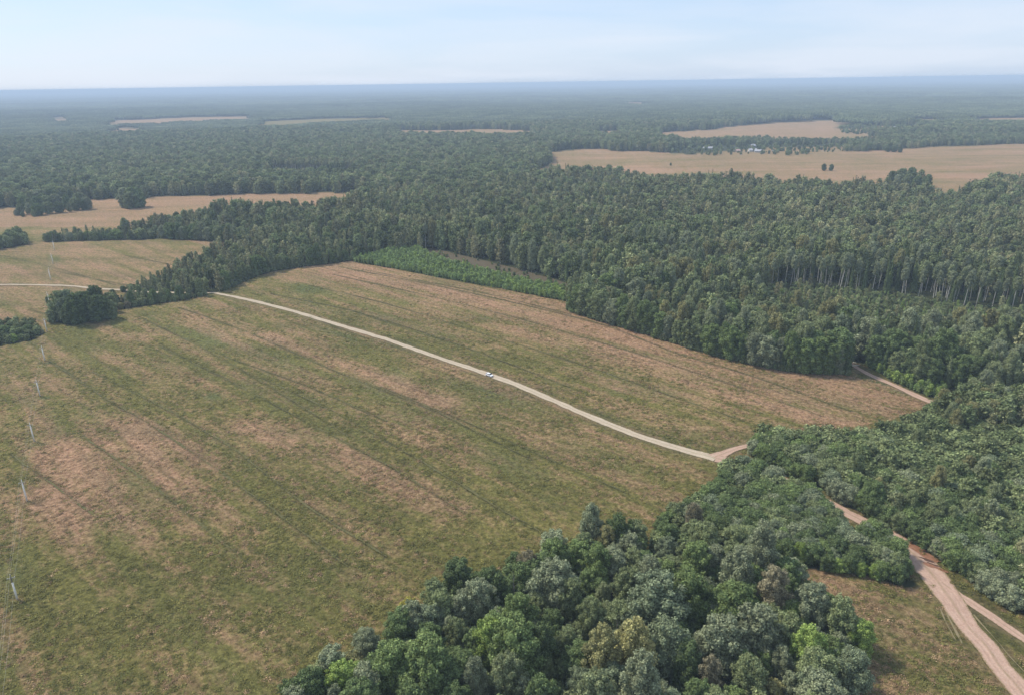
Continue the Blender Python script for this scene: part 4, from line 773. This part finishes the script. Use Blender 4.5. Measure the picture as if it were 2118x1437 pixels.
# the largest 300 of each kind become things, the others one object per kind
ztone = {B: ['deep green', 'green', 'dull green', 'grey green', 'deep green', 'blue green'], I_: ['grey green', 'dull green', 'olive', 'grey green', 'pale green'], W_: ['deep green', 'dull green', 'green', 'dark green', 'blue green', 'deep green', 'grey green'],
         'spruce_tree': ['dark green', 'deep green'], 'bare_stemmed_tree': ['grey green', 'pale green'], 'sapling': ['bright green', 'green', 'bright green']}
RESTLAB = {B: 'dense dark green mass of leafy forest trees spreading behind the field', I_: 'grey green birches mixed through the forest behind the field', W_: 'low bushes and undergrowth along the wood edges', 'spruce_tree': 'dark pointed spruces scattered through the forest', 'bare_stemmed_tree': 'thin trees with bare pale trunks deep in the forest', 'sapling': 'bright green young saplings packed in the plantation strip'}
for kd, L in REST.items():
    A = np.array([(a, b, h, w_) for a, b, h, w_, _ in L]); D = np.hypot(A[:, 0], A[:, 1]); u, v = proj(A[:, 0], A[:, 1], A[:, 2] * .8)
    vis = (u > 5) & (u < PW - 5) & (v > 0) & (v < PH + 10); under = np.array(['undergrowth' in q[4] or 'foot' in q[4] for q in L])
    score = A[:, 2] / D * vis * np.where(under, .3, 1); order = np.argsort(-score); nmax = max(0, 300 - count[kd]); top = [i for i in order[:nmax] if score[i] > 0]; ts = set(top)
    for i in top:
        a, b, h, w_, z = L[i]; tn = ztone[kd][int(rng.integers(len(ztone[kd])))]
        sz = '' if kd == 'sapling' else ('low ' if h < K[kd]['h'] * .75 else '')
        lm = min(LANDM, key=lambda q: (q[0] - u[i]) ** 2 + 4 * (q[1] - v[i]) ** 2); dx = u[i] - lm[0]; dy = v[i] - lm[1]
        side_ = ('right of' if dx > 0 else 'left of') if abs(dx) > abs(dy) * 1.2 else ('below' if dy > 0 else 'above')
        o = plant(kd, a, b, h, tn, None, '%s %s' % (PLUR[kd], z), w_, 'hi'); AUTO.setdefault((tn, PLUR[kd], side_, lm[2]), []).append((u[i], o))
    ri = [i for i in range(len(L)) if i not in ts]
    if ri:
        R_ = A[ri]; Dr = D[ri]; s = R_[:, 2] / K[kd]['h']; scl = np.stack([s * R_[:, 3], s * R_[:, 3], s], 1)
        nm = {B: 'forest_trees', I_: 'forest_birches', W_: 'undergrowth', 'spruce_tree': 'forest_spruces', 'bare_stemmed_tree': 'forest_pale_trunks', 'sapling': 'sapling_plantation'}[kd]
        scatter(nm, kd, R_[:, :2], scl, RESTLAB[kd], 'lo', kd in ('bare_stemmed_tree', I_) )
for (tn, kd, side_, lm), L in AUTO.items():
    L.sort(key=lambda q: q[0])
    for i, (_, o) in enumerate(L):
        o['label'] = ('the %s %s %s %s' % (tn, PLUR1[kd], side_, lm)) if len(L) == 1 else '%s %s %s from left, %s %s' % (ordinal(min(i, 99)), tn, PLUR1[kd], side_, lm)
print('individuals', count, 'rest', {k: len(v) for k, v in REST.items()})

# ------------------------------------------------------------------ grass tussocks of the fields
def tussock(seed, m):
    r = rk(seed); n = 36; C = np.column_stack([r.normal(size=n) * .42, r.normal(size=n) * .42, r.uniform(.04, .30, n)]); Nn = unit(np.column_stack([C[:, 0] * .6, C[:, 1] * .6, np.full(n, .95)]) + r.normal(size=(n, 3)) * .42)
    V = cards(C, Nn, .42, r, (.3, .6)); F = np.arange(4 * n).reshape(-1, 4); return mesh_np('tussock', V, np.concatenate([F[:, [0, 1, 2]], F[:, [0, 2, 3]]]), dict(lv=np.repeat(r.uniform(.7, 1.3, n), 4)), [m])
M['tuft_green'] = foliage('tuft_green', [(.120, .128, .042), (.175, .172, .056), (.245, .220, .074), (.130, .152, .050)]); M['tuft_dry'] = foliage('tuft_dry', [(.21, .150, .085), (.32, .215, .120), (.42, .29, .17), (.34, .20, .125)])
K['tg'] = dict(h=1, hi=[], lo=[(tussock(70 + i, M['tuft_green']), None) for i in range(4)]); K['td'] = dict(h=1, hi=[], lo=[(tussock(80 + i, M['tuft_dry']), None) for i in range(4)])
n = 420000; D = 120 + 520 * rng.random(n) ** .85; th = rng.uniform(-.86, .86, n); tx = D * np.sin(th); ty = D * np.cos(th); u, v = proj(tx, ty)
ix_ = np.clip(np.searchsorted(gx, tx), 0, nx - 1); iy_ = np.clip(np.searchsorted(gy, ty), 0, ny - 1); q = iy_ * nx + ix_
k = (u > -60) & (u < PW + 60) & (v < PH + 90) & (forest[q] < .1) & (soil[q] < .15) & off_road(tx, ty, -.15) & (rng.random(n) < (.04 + 1.25 * np.clip(fbm(tx, ty, 701, 11, 3) - .34, 0, 1)) * np.clip((640 - D) / 330, .0, 1) * (1 - .9 * np.clip(rut[q] * 2, 0, 1)))
tx, ty, q = tx[k], ty[k], q[k]; dry = rng.random(len(tx)) < np.clip(tan[q] * 1.1 - .1, .05, .93)
for kk, sel, nm, lb in (('tg', ~dry, 'green_grass_tufts', 'rough green grass tufts all over the fields'), ('td', dry, 'dry_grass_tufts', 'dry tan grass tufts all over the fields')):
    n_ = int(sel.sum()); sz = rng.uniform(.6, 1.5, n_); scatter(nm, kk, np.stack([tx[sel], ty[sel]], 1), np.stack([sz, sz, sz * rng.uniform(.6, 1.1, n_)], 1), lb, 'lo', False)
print('tufts', len(tx))
# ------------------------------------------------------------------ distant forest: groves reaching the horizon
def grove(seed):
    r = rk(seed); VV = []; FF = []; LV = []; off = 0
    for gx_ in range(8):
        for gy_ in range(8):
            xx = (gx_ - 3.5) * 7.5 + r.uniform(-3, 3); yy = (gy_ - 3.5) * 7.5 + r.uniform(-3, 3); h = r.uniform(12, 19); R_ = r.uniform(3.4, 5.2); IV, IF = ICO[1]
            v = IV * np.array([R_, R_, h * .36]) * r.uniform(.75, 1.2, (len(IV), 1)) + np.array([xx, yy, h * .64]); VV.append(v); FF.append(IF + off); off += len(v); LV.append(np.full(len(v), r.uniform(.65, 1.3)))
            n = 16; d = unit(r.normal(size=(n, 3))); d[:, 2] = np.abs(d[:, 2]); C = np.array([xx, yy, h * .64]) + d * np.array([R_, R_, h * .36]) * 1.03; v = cards(C, unit(d + r.normal(size=d.shape) * .4), 2.6, r)
            F = np.arange(4 * n).reshape(-1, 4) + off; VV.append(v); FF.append(np.concatenate([F[:, [0, 1, 2]], F[:, [0, 2, 3]]])); off += len(v); LV.append(np.repeat(r.uniform(.7, 1.35, n), 4))
    return mesh_np('distant_grove', np.concatenate(VV), np.concatenate(FF), dict(lv=np.concatenate(LV)), [M['leaf_far']])
K['grove'] = dict(h=17, hi=[], lo=[(grove(60 + i), None) for i in range(5)])
PP = []; SC = []
for d0, d1, sp, sc in ((2600, 6000, 48, 1.), (6000, 14000, 110, 2.2), (14000, 42000, 330, 6.5)):
    x, y, u, v = grid_ring(d0, d1, sp); k = far_wood(u, v); x, y = x[k], y[k]; hz = .45 + 1.15 * fbm(x, y, 611, 900, 3)
    PP.append(np.stack([x, y], 1)); SC.append(np.stack([np.full(len(x), sc), np.full(len(x), sc), hz * (1 + .12 * (sc > 2))], 1))
PP = np.concatenate(PP); SC = np.concatenate(SC); print('groves', len(PP))
scatter('distant_forest', 'grove', PP, SC, 'blue hazy forest stretching to the horizon', 'lo', False)

# ------------------------------------------------------------------ generic mesh bits for the built things
def bm_obj(name, fn, m, parent=None, smooth=False, loc=None):
    bm = bmesh.new(); fn(bm); me = bpy.data.meshes.new(name); bm.to_mesh(me); bm.free()
    for mm in (m if isinstance(m, (list, tuple)) else [m]): me.materials.append(mm)
    if smooth:
        for p in me.polygons: p.use_smooth = True
    return link(name, me, parent, loc)
def add_box(bm, c, s, rz=0., bev=0.):
    r = bmesh.ops.create_cube(bm, size=1); vs = r['verts']
    bmesh.ops.scale(bm, vec=s, verts=vs); bmesh.ops.rotate(bm, cent=(0, 0, 0), matrix=Matrix.Rotation(rz, 3, 'Z'), verts=vs); bmesh.ops.translate(bm, vec=c, verts=vs)
    if bev: bmesh.ops.bevel(bm, geom=list({e for v in vs for e in v.link_edges}), offset=bev, segments=2, affect='EDGES')
def add_cyl(bm, p, q, r0, r1=None, seg=12):
    p = Vector(p); q = Vector(q); d = q - p; r1 = r0 if r1 is None else r1
    mx_ = Matrix.Translation((p + q) / 2) @ d.to_track_quat('Z', 'Y').to_matrix().to_4x4()
    bmesh.ops.create_cone(bm, cap_ends=True, segments=seg, radius1=r0, radius2=r1, depth=d.length, matrix=mx_)
def thing(name, label, cat, loc, rz=0., group=None):
    e = bpy.data.objects.new(name, None); COL.objects.link(e); e.location = loc; e.rotation_euler = (0, 0, rz); return tag(e, label, cat, group)

# ------------------------------------------------------------------ power line
M['concrete'] = noisy('pale_concrete', (.80, .76, .68), (.68, .64, .57), 3); M['oldwood'] = noisy('weathered_wood', (.22, .19, .15), (.13, .11, .09), 4, stretch=(1, 1, .2)); M['insul'] = mat('porcelain', (.75, .75, .72), .3, .5); M['wire'] = mat('aluminium_wire', (.45, .44, .40), .5, .4)
M['steel'] = mat('grey_steel', (.30, .30, .30), .5, .4)
pl = [(36, 1239), (56, 1035), (71, 912), (83, 819), (93, 746), (97.3, 686), (102.7, 629), (105, 579), (110, 546), (113, 518)]
PG = ats(pl); ext0 = PG[0] + (PG[0] - PG[1]); ext1 = PG[-1] + (PG[-1] - PG[-2])
dirn = unit(PG[-1] - PG[0]); perp = np.array([-dirn[1], dirn[0]]); PAZ = math.atan2(perp[1], perp[0]); PHT = 8.6
ARMS = [(-.9, 7.75), (.9, 7.75), (0., 8.9)]
prev = ['by the bushes left of the isolated grove', 'beside the isolated grove', 'just beyond the gravel track', 'in the middle of the far left meadow', 'at the far side of the left meadow']
pn = ['nearest power pole with a dark upper part at the lower left', 'second power pole from the bottom, over the reddish grass', 'third power pole from the bottom at the left', 'fourth power pole from the bottom at the left', 'fifth power pole from the bottom, just before the left bushes',
      'power pole by the bushes at the left edge, left of the grove', 'power pole at the left side of the isolated grove', 'power pole just beyond the gravel track', 'power pole in the middle of the far left meadow', 'farthest power pole seen, at the far side of the left meadow']
for i, p in enumerate(PG):
    e = thing('power_pole', 'pale ' + pn[i], 'power pole', (p[0], p[1], 0), PAZ, 'poles of the power line along the left')
    sp_ = 6.0 if i == 0 else 7.2
    bm_obj('pole', lambda bm: add_cyl(bm, (0, 0, -.4), (0, 0, sp_), .30, .23), M['concrete'], e, True)
    bm_obj('pole_top', lambda bm: (add_cyl(bm, (.0, .0, sp_ - .05), (0, 0, PHT), .15, .12), add_cyl(bm, (.16, 0, sp_ - .8), (.16, 0, sp_ + .8), .06) if i == 0 else None), M['oldwood'] if i == 0 else M['concrete'], e, True)
    bm_obj('crossarm', lambda bm: (add_box(bm, (0, 0, 7.6), (2.1, .10, .12)), add_cyl(bm, (-.7, 0, 7.55), (0, 0, 7.0), .03), add_cyl(bm, (.7, 0, 7.55), (0, 0, 7.0), .03)), M['steel'], e)
    for ax, az in ARMS:
        bm_obj('insulator', lambda bm: (add_cyl(bm, (ax, 0, az - .22 if ax else PHT), (ax, 0, az), .05), add_cyl(bm, (ax, 0, az - .12), (ax, 0, az - .06), .09)), M['insul'], e)
for k, (ax, az) in enumerate(ARMS):
    pts = []
    allp = np.vstack([ext0 - dirn * 0, PG, ext1]); 
    for a, b_ in zip(allp[:-1], allp[1:]):
        for q in np.linspace(0, 1, 13)[:-1]:
            p = a * (1 - q) + b_ * q + perp * ax; pts.append((p[0], p[1], az - 1.1 * 4 * q * (1 - q)))
    V, F = tube(pts, .013, .013, 4); o = link('power_wire', mesh_np('power_wire', np.array(V), F, None, [M['wire']], True))
    tag(o, ['thin wire of the power line on its left side', 'thin wire of the power line on its right side', 'topmost middle wire of the power line over the left field'][k], 'wire', 'wires of the power line')

# ------------------------------------------------------------------ the white car
M['paint'] = mat('white_paint', (.78, .79, .81), .25, .5); M['paint'].node_tree.nodes['Principled BSDF'].inputs['Coat Weight'].default_value = .5
M['glass'] = mat('dark_glass', (.03, .035, .04), .08, .6); M['tyre'] = mat('tyre_rubber', (.02, .02, .02), .8); M['rim'] = mat('alloy', (.5, .5, .52), .3, .5, .8); M['blackp'] = mat('black_plastic', (.03, .03, .03), .6); M['lampc'] = mat('lamp_glass', (.7, .72, .75), .1, .6); M['redl'] = mat('red_lamp_glass', (.4, .02, .02), .2, .5)
cp = at(1013, 777); nx_ = at(1100, 808) - at(1015, 776); CA = math.atan2(nx_[1], nx_[0])
side = np.array([-math.sin(CA), math.cos(CA)]); cp = cp - side * .3
car = thing('parked_car', 'white car with black wheels stopped on the gravel road between the fields', 'car', (cp[0], cp[1], .07), CA)
def loft(bm, secs, cap=True):
    rings = [[bm.verts.new(v) for v in s] for s in secs]; n = len(rings[0])
    for a, b_ in zip(rings[:-1], rings[1:]):
        for i in range(n): bm.faces.new((a[i], a[(i + 1) % n], b_[(i + 1) % n], b_[i]))
    if cap: bm.faces.new(rings[0][::-1]); bm.faces.new(rings[-1])
def ring(x, w_, z0, z1): c = .16; return [(x, -w_ + .06, z0), (x, w_ - .06, z0), (x, w_, z0 + .25), (x, w_, z1 - c), (x, w_ - .12, z1), (x, -w_ + .12, z1), (x, -w_, z1 - c), (x, -w_, z0 + .25)]
bm_obj('body', lambda bm: loft(bm, [ring(-2.13, .74, .42, .86), ring(-2.0, .86, .26, .98), ring(-1.2, .89, .22, 1.0), ring(0, .90, .22, .98), ring(.9, .89, .22, .96), ring(1.6, .87, .24, .88), ring(2.05, .80, .28, .76), ring(2.15, .68, .36, .66)]), M['paint'], car)
def cab(x, w_, z1, z0=.95): return [(x, -w_, z0), (x, w_, z0), (x, w_ - .08, z1 - .08), (x, w_ - .2, z1), (x, -w_ + .2, z1), (x, -w_ + .08, z1 - .08)]
bm_obj('glasshouse', lambda bm: loft(bm, [cab(-1.95, .76, 1.0), cab(-1.55, .75, 1.42), cab(-.6, .75, 1.47), cab(.25, .75, 1.45), cab(1.15, .76, .99)]), M['glass'], car)
bm_obj('roof', lambda bm: loft(bm, [[(x, -w_, z), (x, w_, z), (x, w_ - .05, z + .05), (x, -w_ + .05, z + .05)] for x, w_, z in ((-1.72, .60, 1.37), (-1.5, .64, 1.43), (-.6, .66, 1.475), (.2, .64, 1.45), (.38, .6, 1.38))]), M['paint'], car)
for s in (-1, 1):
    bm_obj('roof_pillar', lambda bm: (add_cyl(bm, (1.1, s * .76, .98), (.3, s * .64, 1.43), .045), add_cyl(bm, (-.5, s * .77, .98), (-.5, s * .66, 1.45), .045), add_cyl(bm, (-1.9, s * .76, .98), (-1.5, s * .66, 1.43), .07)), M['paint'], car)
    bm_obj('wing_mirror', lambda bm: add_box(bm, (.75, s * .98, 1.02), (.18, .18, .14), 0, .03), M['blackp'], car)
    bm_obj('headlight', lambda bm: add_box(bm, (1.98, s * .60, .68), (.28, .30, .14), s * -.35, .03), M['lampc'], car)
    bm_obj('tail_light', lambda bm: add_box(bm, (-2.05, s * .68, .82), (.16, .2, .22), 0, .03), M['redl'], car)
    for wx_ in (-1.28, 1.32):
        wh = bm_obj('wheel', lambda bm: add_cyl(bm, (wx_, s * .72, .31), (wx_, s * .925, .31), .33, .33, 24), M['tyre'], car)
        bm_obj('rim', lambda bm: add_cyl(bm, (wx_, s * .925, .31), (wx_, s * .94, .31), .2, .19, 16), M['rim'], wh)
bm_obj('front_bumper', lambda bm: add_box(bm, (2.08, 0, .40), (.16, 1.2, .16), 0, .04), M['blackp'], car)
bm_obj('grille', lambda bm: add_box(bm, (2.12, 0, .58), (.1, .7, .1), 0, .02), M['blackp'], car)
bm_obj('sill', lambda bm: (add_box(bm, (0, .88, .28), (1.9, .08, .12)), add_box(bm, (0, -.88, .28), (1.9, .08, .12))), M['blackp'], car)

# ------------------------------------------------------------------ person beside the car
M['skin'] = mat('skin', (.45, .28, .20), .6, .3); M['jacket'] = noisy('dark_jacket', (.022, .022, .026), (.03, .03, .034), 8); M['trousers'] = noisy('dark_trousers', (.02, .022, .03), (.03, .03, .036), 8); M['hair'] = mat('dark_hair', (.02, .015, .01), .7)
pp = cp + side * 1.55 + np.array([math.cos(CA), math.sin(CA)]) * .1
def person(x, y, rz):
    V = [(0, 0, .95), (0, 0, 1.15), (0, 0, 1.38), (0, .01, 1.50), (0, .02, 1.58), (0, .03, 1.66), (0, .02, 1.74)]; E = [(0, 1), (1, 2), (2, 3), (3, 4), (4, 5), (5, 6)]; Rr = [.13, .12, .14, .055, .075, .092, .06]
    def add(p, par, r_): V.append(p); E.append((par, len(V) - 1)); Rr.append(r_); return len(V) - 1
    for s in (-1, 1):
        a = add((s * .17, 0, 1.40), 2, .065); a = add((s * .24, -.01, 1.14), a, .048); a = add((s * .24, .10, .92), a, .036); a = add((s * .24, .13, .86), a, .028)
        for k in range(4): f = add((s * .24, .12 + .018 * (k - 1.5), .80 - .004 * abs(k - 1.2)), a, .009); add((s * .235, .13 + .018 * (k - 1.5), .77), f, .008)
        th = add((s * .215, .165, .83), a, .010); add((s * .205, .18, .80), th, .008)
        h = add((s * .10, 0, .88), 0, .095); h = add((s * .11, .01, .50), h, .062); h = add((s * .12, -.01, .09), h, .042); add((s * .13, .13, .045), h, .036)
    e = bpy.data.objects.new('person', None); COL.objects.link(e); e.location = (x, y, .05); e.rotation_euler = (0, 0, rz)
    me = bpy.data.meshes.new('body'); me.from_pydata(V, E, []); me.materials.append(M['skin']); me.materials.append(M['jacket']); me.materials.append(M['trousers'])
    o = link('body', me, e); md = o.modifiers.new('skin', 'SKIN')
    if not me.skin_vertices: 
        bpy.context.view_layer.objects.active = o; bpy.ops.mesh.customdata_skin_add()
    for i, r_ in enumerate(Rr): me.skin_vertices[0].data[i].radius = (r_, r_)
    me.skin_vertices[0].data[0].use_root = True; md.use_smooth_shade = True; s_ = o.modifiers.new('sub', 'SUBSURF'); s_.levels = s_.render_levels = 1
    bpy.context.view_layer.update(); dg = bpy.context.evaluated_depsgraph_get(); nm = bpy.data.meshes.new_from_object(o.evaluated_get(dg)); o.modifiers.clear()
    for m_ in (M['skin'], M['jacket'], M['trousers']):
        if m_.name not in [q.name for q in nm.materials if q]: nm.materials.append(m_)
    ix = {q.name: k for k, q in enumerate(nm.materials)}; o.data = nm
    for p in nm.polygons:
        z = p.center.z; xx = abs(p.center.x); p.use_smooth = True
        p.material_index = ix['skin'] if (z > 1.5 or (xx > .19 and z < .90)) else (ix['dark_jacket'] if z > .93 or xx > .19 else ix['dark_trousers'])
    def hair(bm):
        bmesh.ops.create_uvsphere(bm, u_segments=14, v_segments=8, radius=.105, matrix=Matrix.Translation((0, .0, 1.72)) @ Matrix.Diagonal((.95, 1.0, .85, 1)))
    bm_obj('hair', hair, M['hair'], e, True)
    tag(e, 'person in dark clothes standing behind the white car on the gravel road', 'person')
person(pp[0], pp[1], CA + 1.57)

# ------------------------------------------------------------------ felled pale logs beside the forest track
M['log'] = noisy('stripped_log', (.62, .58, .48), (.50, .46, .37), 2)
for k, (x1, y1, x2, y2, l) in enumerate([(1754, 752, 1762, 752.5, 'short pale log lying nearest the forest corner'), (1762, 757.5, 1777, 755, 'longest pale log lying at the start of the forest track'), (1764, 750, 1771, 751, 'pale log lying behind the longest one by the forest track')]):
    a = at(x1, y1); b_ = at(x2, y2); V = [(a[0], a[1], .28), ((a[0] + b_[0]) / 2, (a[1] + b_[1]) / 2, .30), (b_[0], b_[1], .27)]
    def lg(bm, V=V): add_cyl(bm, V[0], V[1], .26, .24, 10); add_cyl(bm, V[1], V[2], .235, .2, 10); add_cyl(bm, V[1], (V[1][0] + .3, V[1][1] - .2, .75), .05, .03, 6)
    tag(bm_obj('log', lg, M['log'], None, True), l, 'log', 'logs by the forest track')

# ------------------------------------------------------------------ village houses
M['whitewall'] = noisy('whitewash', (.52, .52, .50), (.42, .42, .40), 1.5); M['logwall'] = noisy('log_wall', (.30, .25, .2), (.22, .18, .15), 2); M['metalroof'] = noisy('pale_metal_roof', (.44, .44, .46), (.36, .36, .38), 1.2, .6, .2); M['pinkroof'] = noisy('faded_roof', (.55, .38, .33), (.45, .32, .28), 1.2); M['redb'] = noisy('brick', (.32, .14, .10), (.24, .11, .08), 6)
def house(x, y, L, W, hw, hr, rz, wall, roof, label):
    p = at(x, y); e = thing('village_house', label, 'house', (p[0], p[1], 0), rz, 'houses of the far village')
    def wl(bm):
        add_box(bm, (0, 0, hw / 2), (L, W, hw))
        for s in (-1, 1):
            v = [bm.verts.new(q) for q in ((s * L / 2, -W / 2, hw), (s * L / 2, W / 2, hw), (s * L / 2, 0, hw + hr), (s * (L / 2 - .2), -W / 2, hw), (s * (L / 2 - .2), W / 2, hw), (s * (L / 2 - .2), 0, hw + hr))]
            for f in ((0, 1, 2), (5, 4, 3), (0, 3, 4, 1), (1, 4, 5, 2), (2, 5, 3, 0)): bm.faces.new([v[i] for i in f])
    bm_obj('wall', wl, wall, e)
    def rf(bm):
        o_ = .5; t = .15
        for s in (-1, 1):
            v = [bm.verts.new(q) for q in ((-L / 2 - o_, s * (W / 2 + o_), hw - .3), (L / 2 + o_, s * (W / 2 + o_), hw - .3), (L / 2 + o_, 0, hw + hr), (-L / 2 - o_, 0, hw + hr))]
            v2 = [bm.verts.new((q.co.x, q.co.y, q.co.z + t)) for q in v]
            bm.faces.new(v); bm.faces.new(v2[::-1])
            for i in range(4): j = (i + 1) % 4; bm.faces.new((v[i], v[j], v2[j], v2[i]))
    r_ = bm_obj('roof', rf, roof, e); bm_obj('chimney', lambda bm: add_box(bm, (L * .15, .4, hw + hr + .2), (.6, .6, 1.6)), M['redb'], r_)
    for s in (-1, 1):
        for q in np.linspace(-L * .35, L * .35, 4):
            wn = bm_obj('window', lambda bm: add_box(bm, (q, s * (W / 2 + .03), hw * .55), (1.0, .1, 1.2)), M['insul'], e)
            bm_obj('pane', lambda bm: add_box(bm, (q, s * (W / 2 + .07), hw * .55), (.8, .08, 1.0)), M['glass'], wn)
    bm_obj('door', lambda bm: add_box(bm, (L / 2 + .04, 0, 1.05), (.1, 1., 2.1)), M['oldwood'], e)
house(1464, 310, 22, 9, 3.2, 2.8, .15, M['whitewall'], M['metalroof'], 'leftmost village house, white with pale metal roof among the far trees')
house(1525, 315, 10, 8, 3, 2.6, .5, M['logwall'], M['pinkroof'], 'small village house with faded pinkish roof between the two white ones')
house(1556, 314, 16, 9, 3.2, 3, .1, M['whitewall'], M['metalroof'], 'long white village house facing the far field, left part of the middle pair')
house(1568, 315.5, 14, 9, 2.8, 2.6, -.25, M['whitewall'], M['metalroof'], 'low village house with pale roof attached right of the long white one')
house(1557, 305, 10, 8, 3.4, 3, .3, M['logwall'], M['metalroof'], 'village house with pale roof half hidden behind the long white one')
house(1600, 315, 6, 4, 2.4, 1.5, .3, M['logwall'], M['metalroof'], 'little pale roofed shed right of the village houses in the open ground')
house(1852, 268, 14, 10, 4, 4, .2, M['whitewall'], M['metalroof'], 'tall pale house in the farther hamlet at the right')
house(1838, 270, 22, 9, 3, 2, .1, M['whitewall'], M['metalroof'], 'long low pale building left of the tall house in the farther hamlet')

# ------------------------------------------------------------------ haze
hz = bpy.data.materials.new('haze'); hz.use_nodes = True; t = hz.node_tree; t.nodes.clear(); o_ = N(t, 'ShaderNodeOutputMaterial'); pv = N(t, 'ShaderNodeVolumePrincipled')
pv.inputs['Color'].default_value = (.65, .81, 1., 1); pv.inputs['Density'].default_value = .00015; pv.inputs['Anisotropy'].default_value = .0
t.links.new(pv.outputs[0], o_.inputs['Volume'])
def hb(bm): add_box(bm, (0, 14500, 71), (70000, 90000, 146))
h_ = bm_obj('haze', hb, hz); tag(h_, kind='stuff'); h_['label'] = 'pale blue haze over the distant forest'; h_['category'] = 'haze'
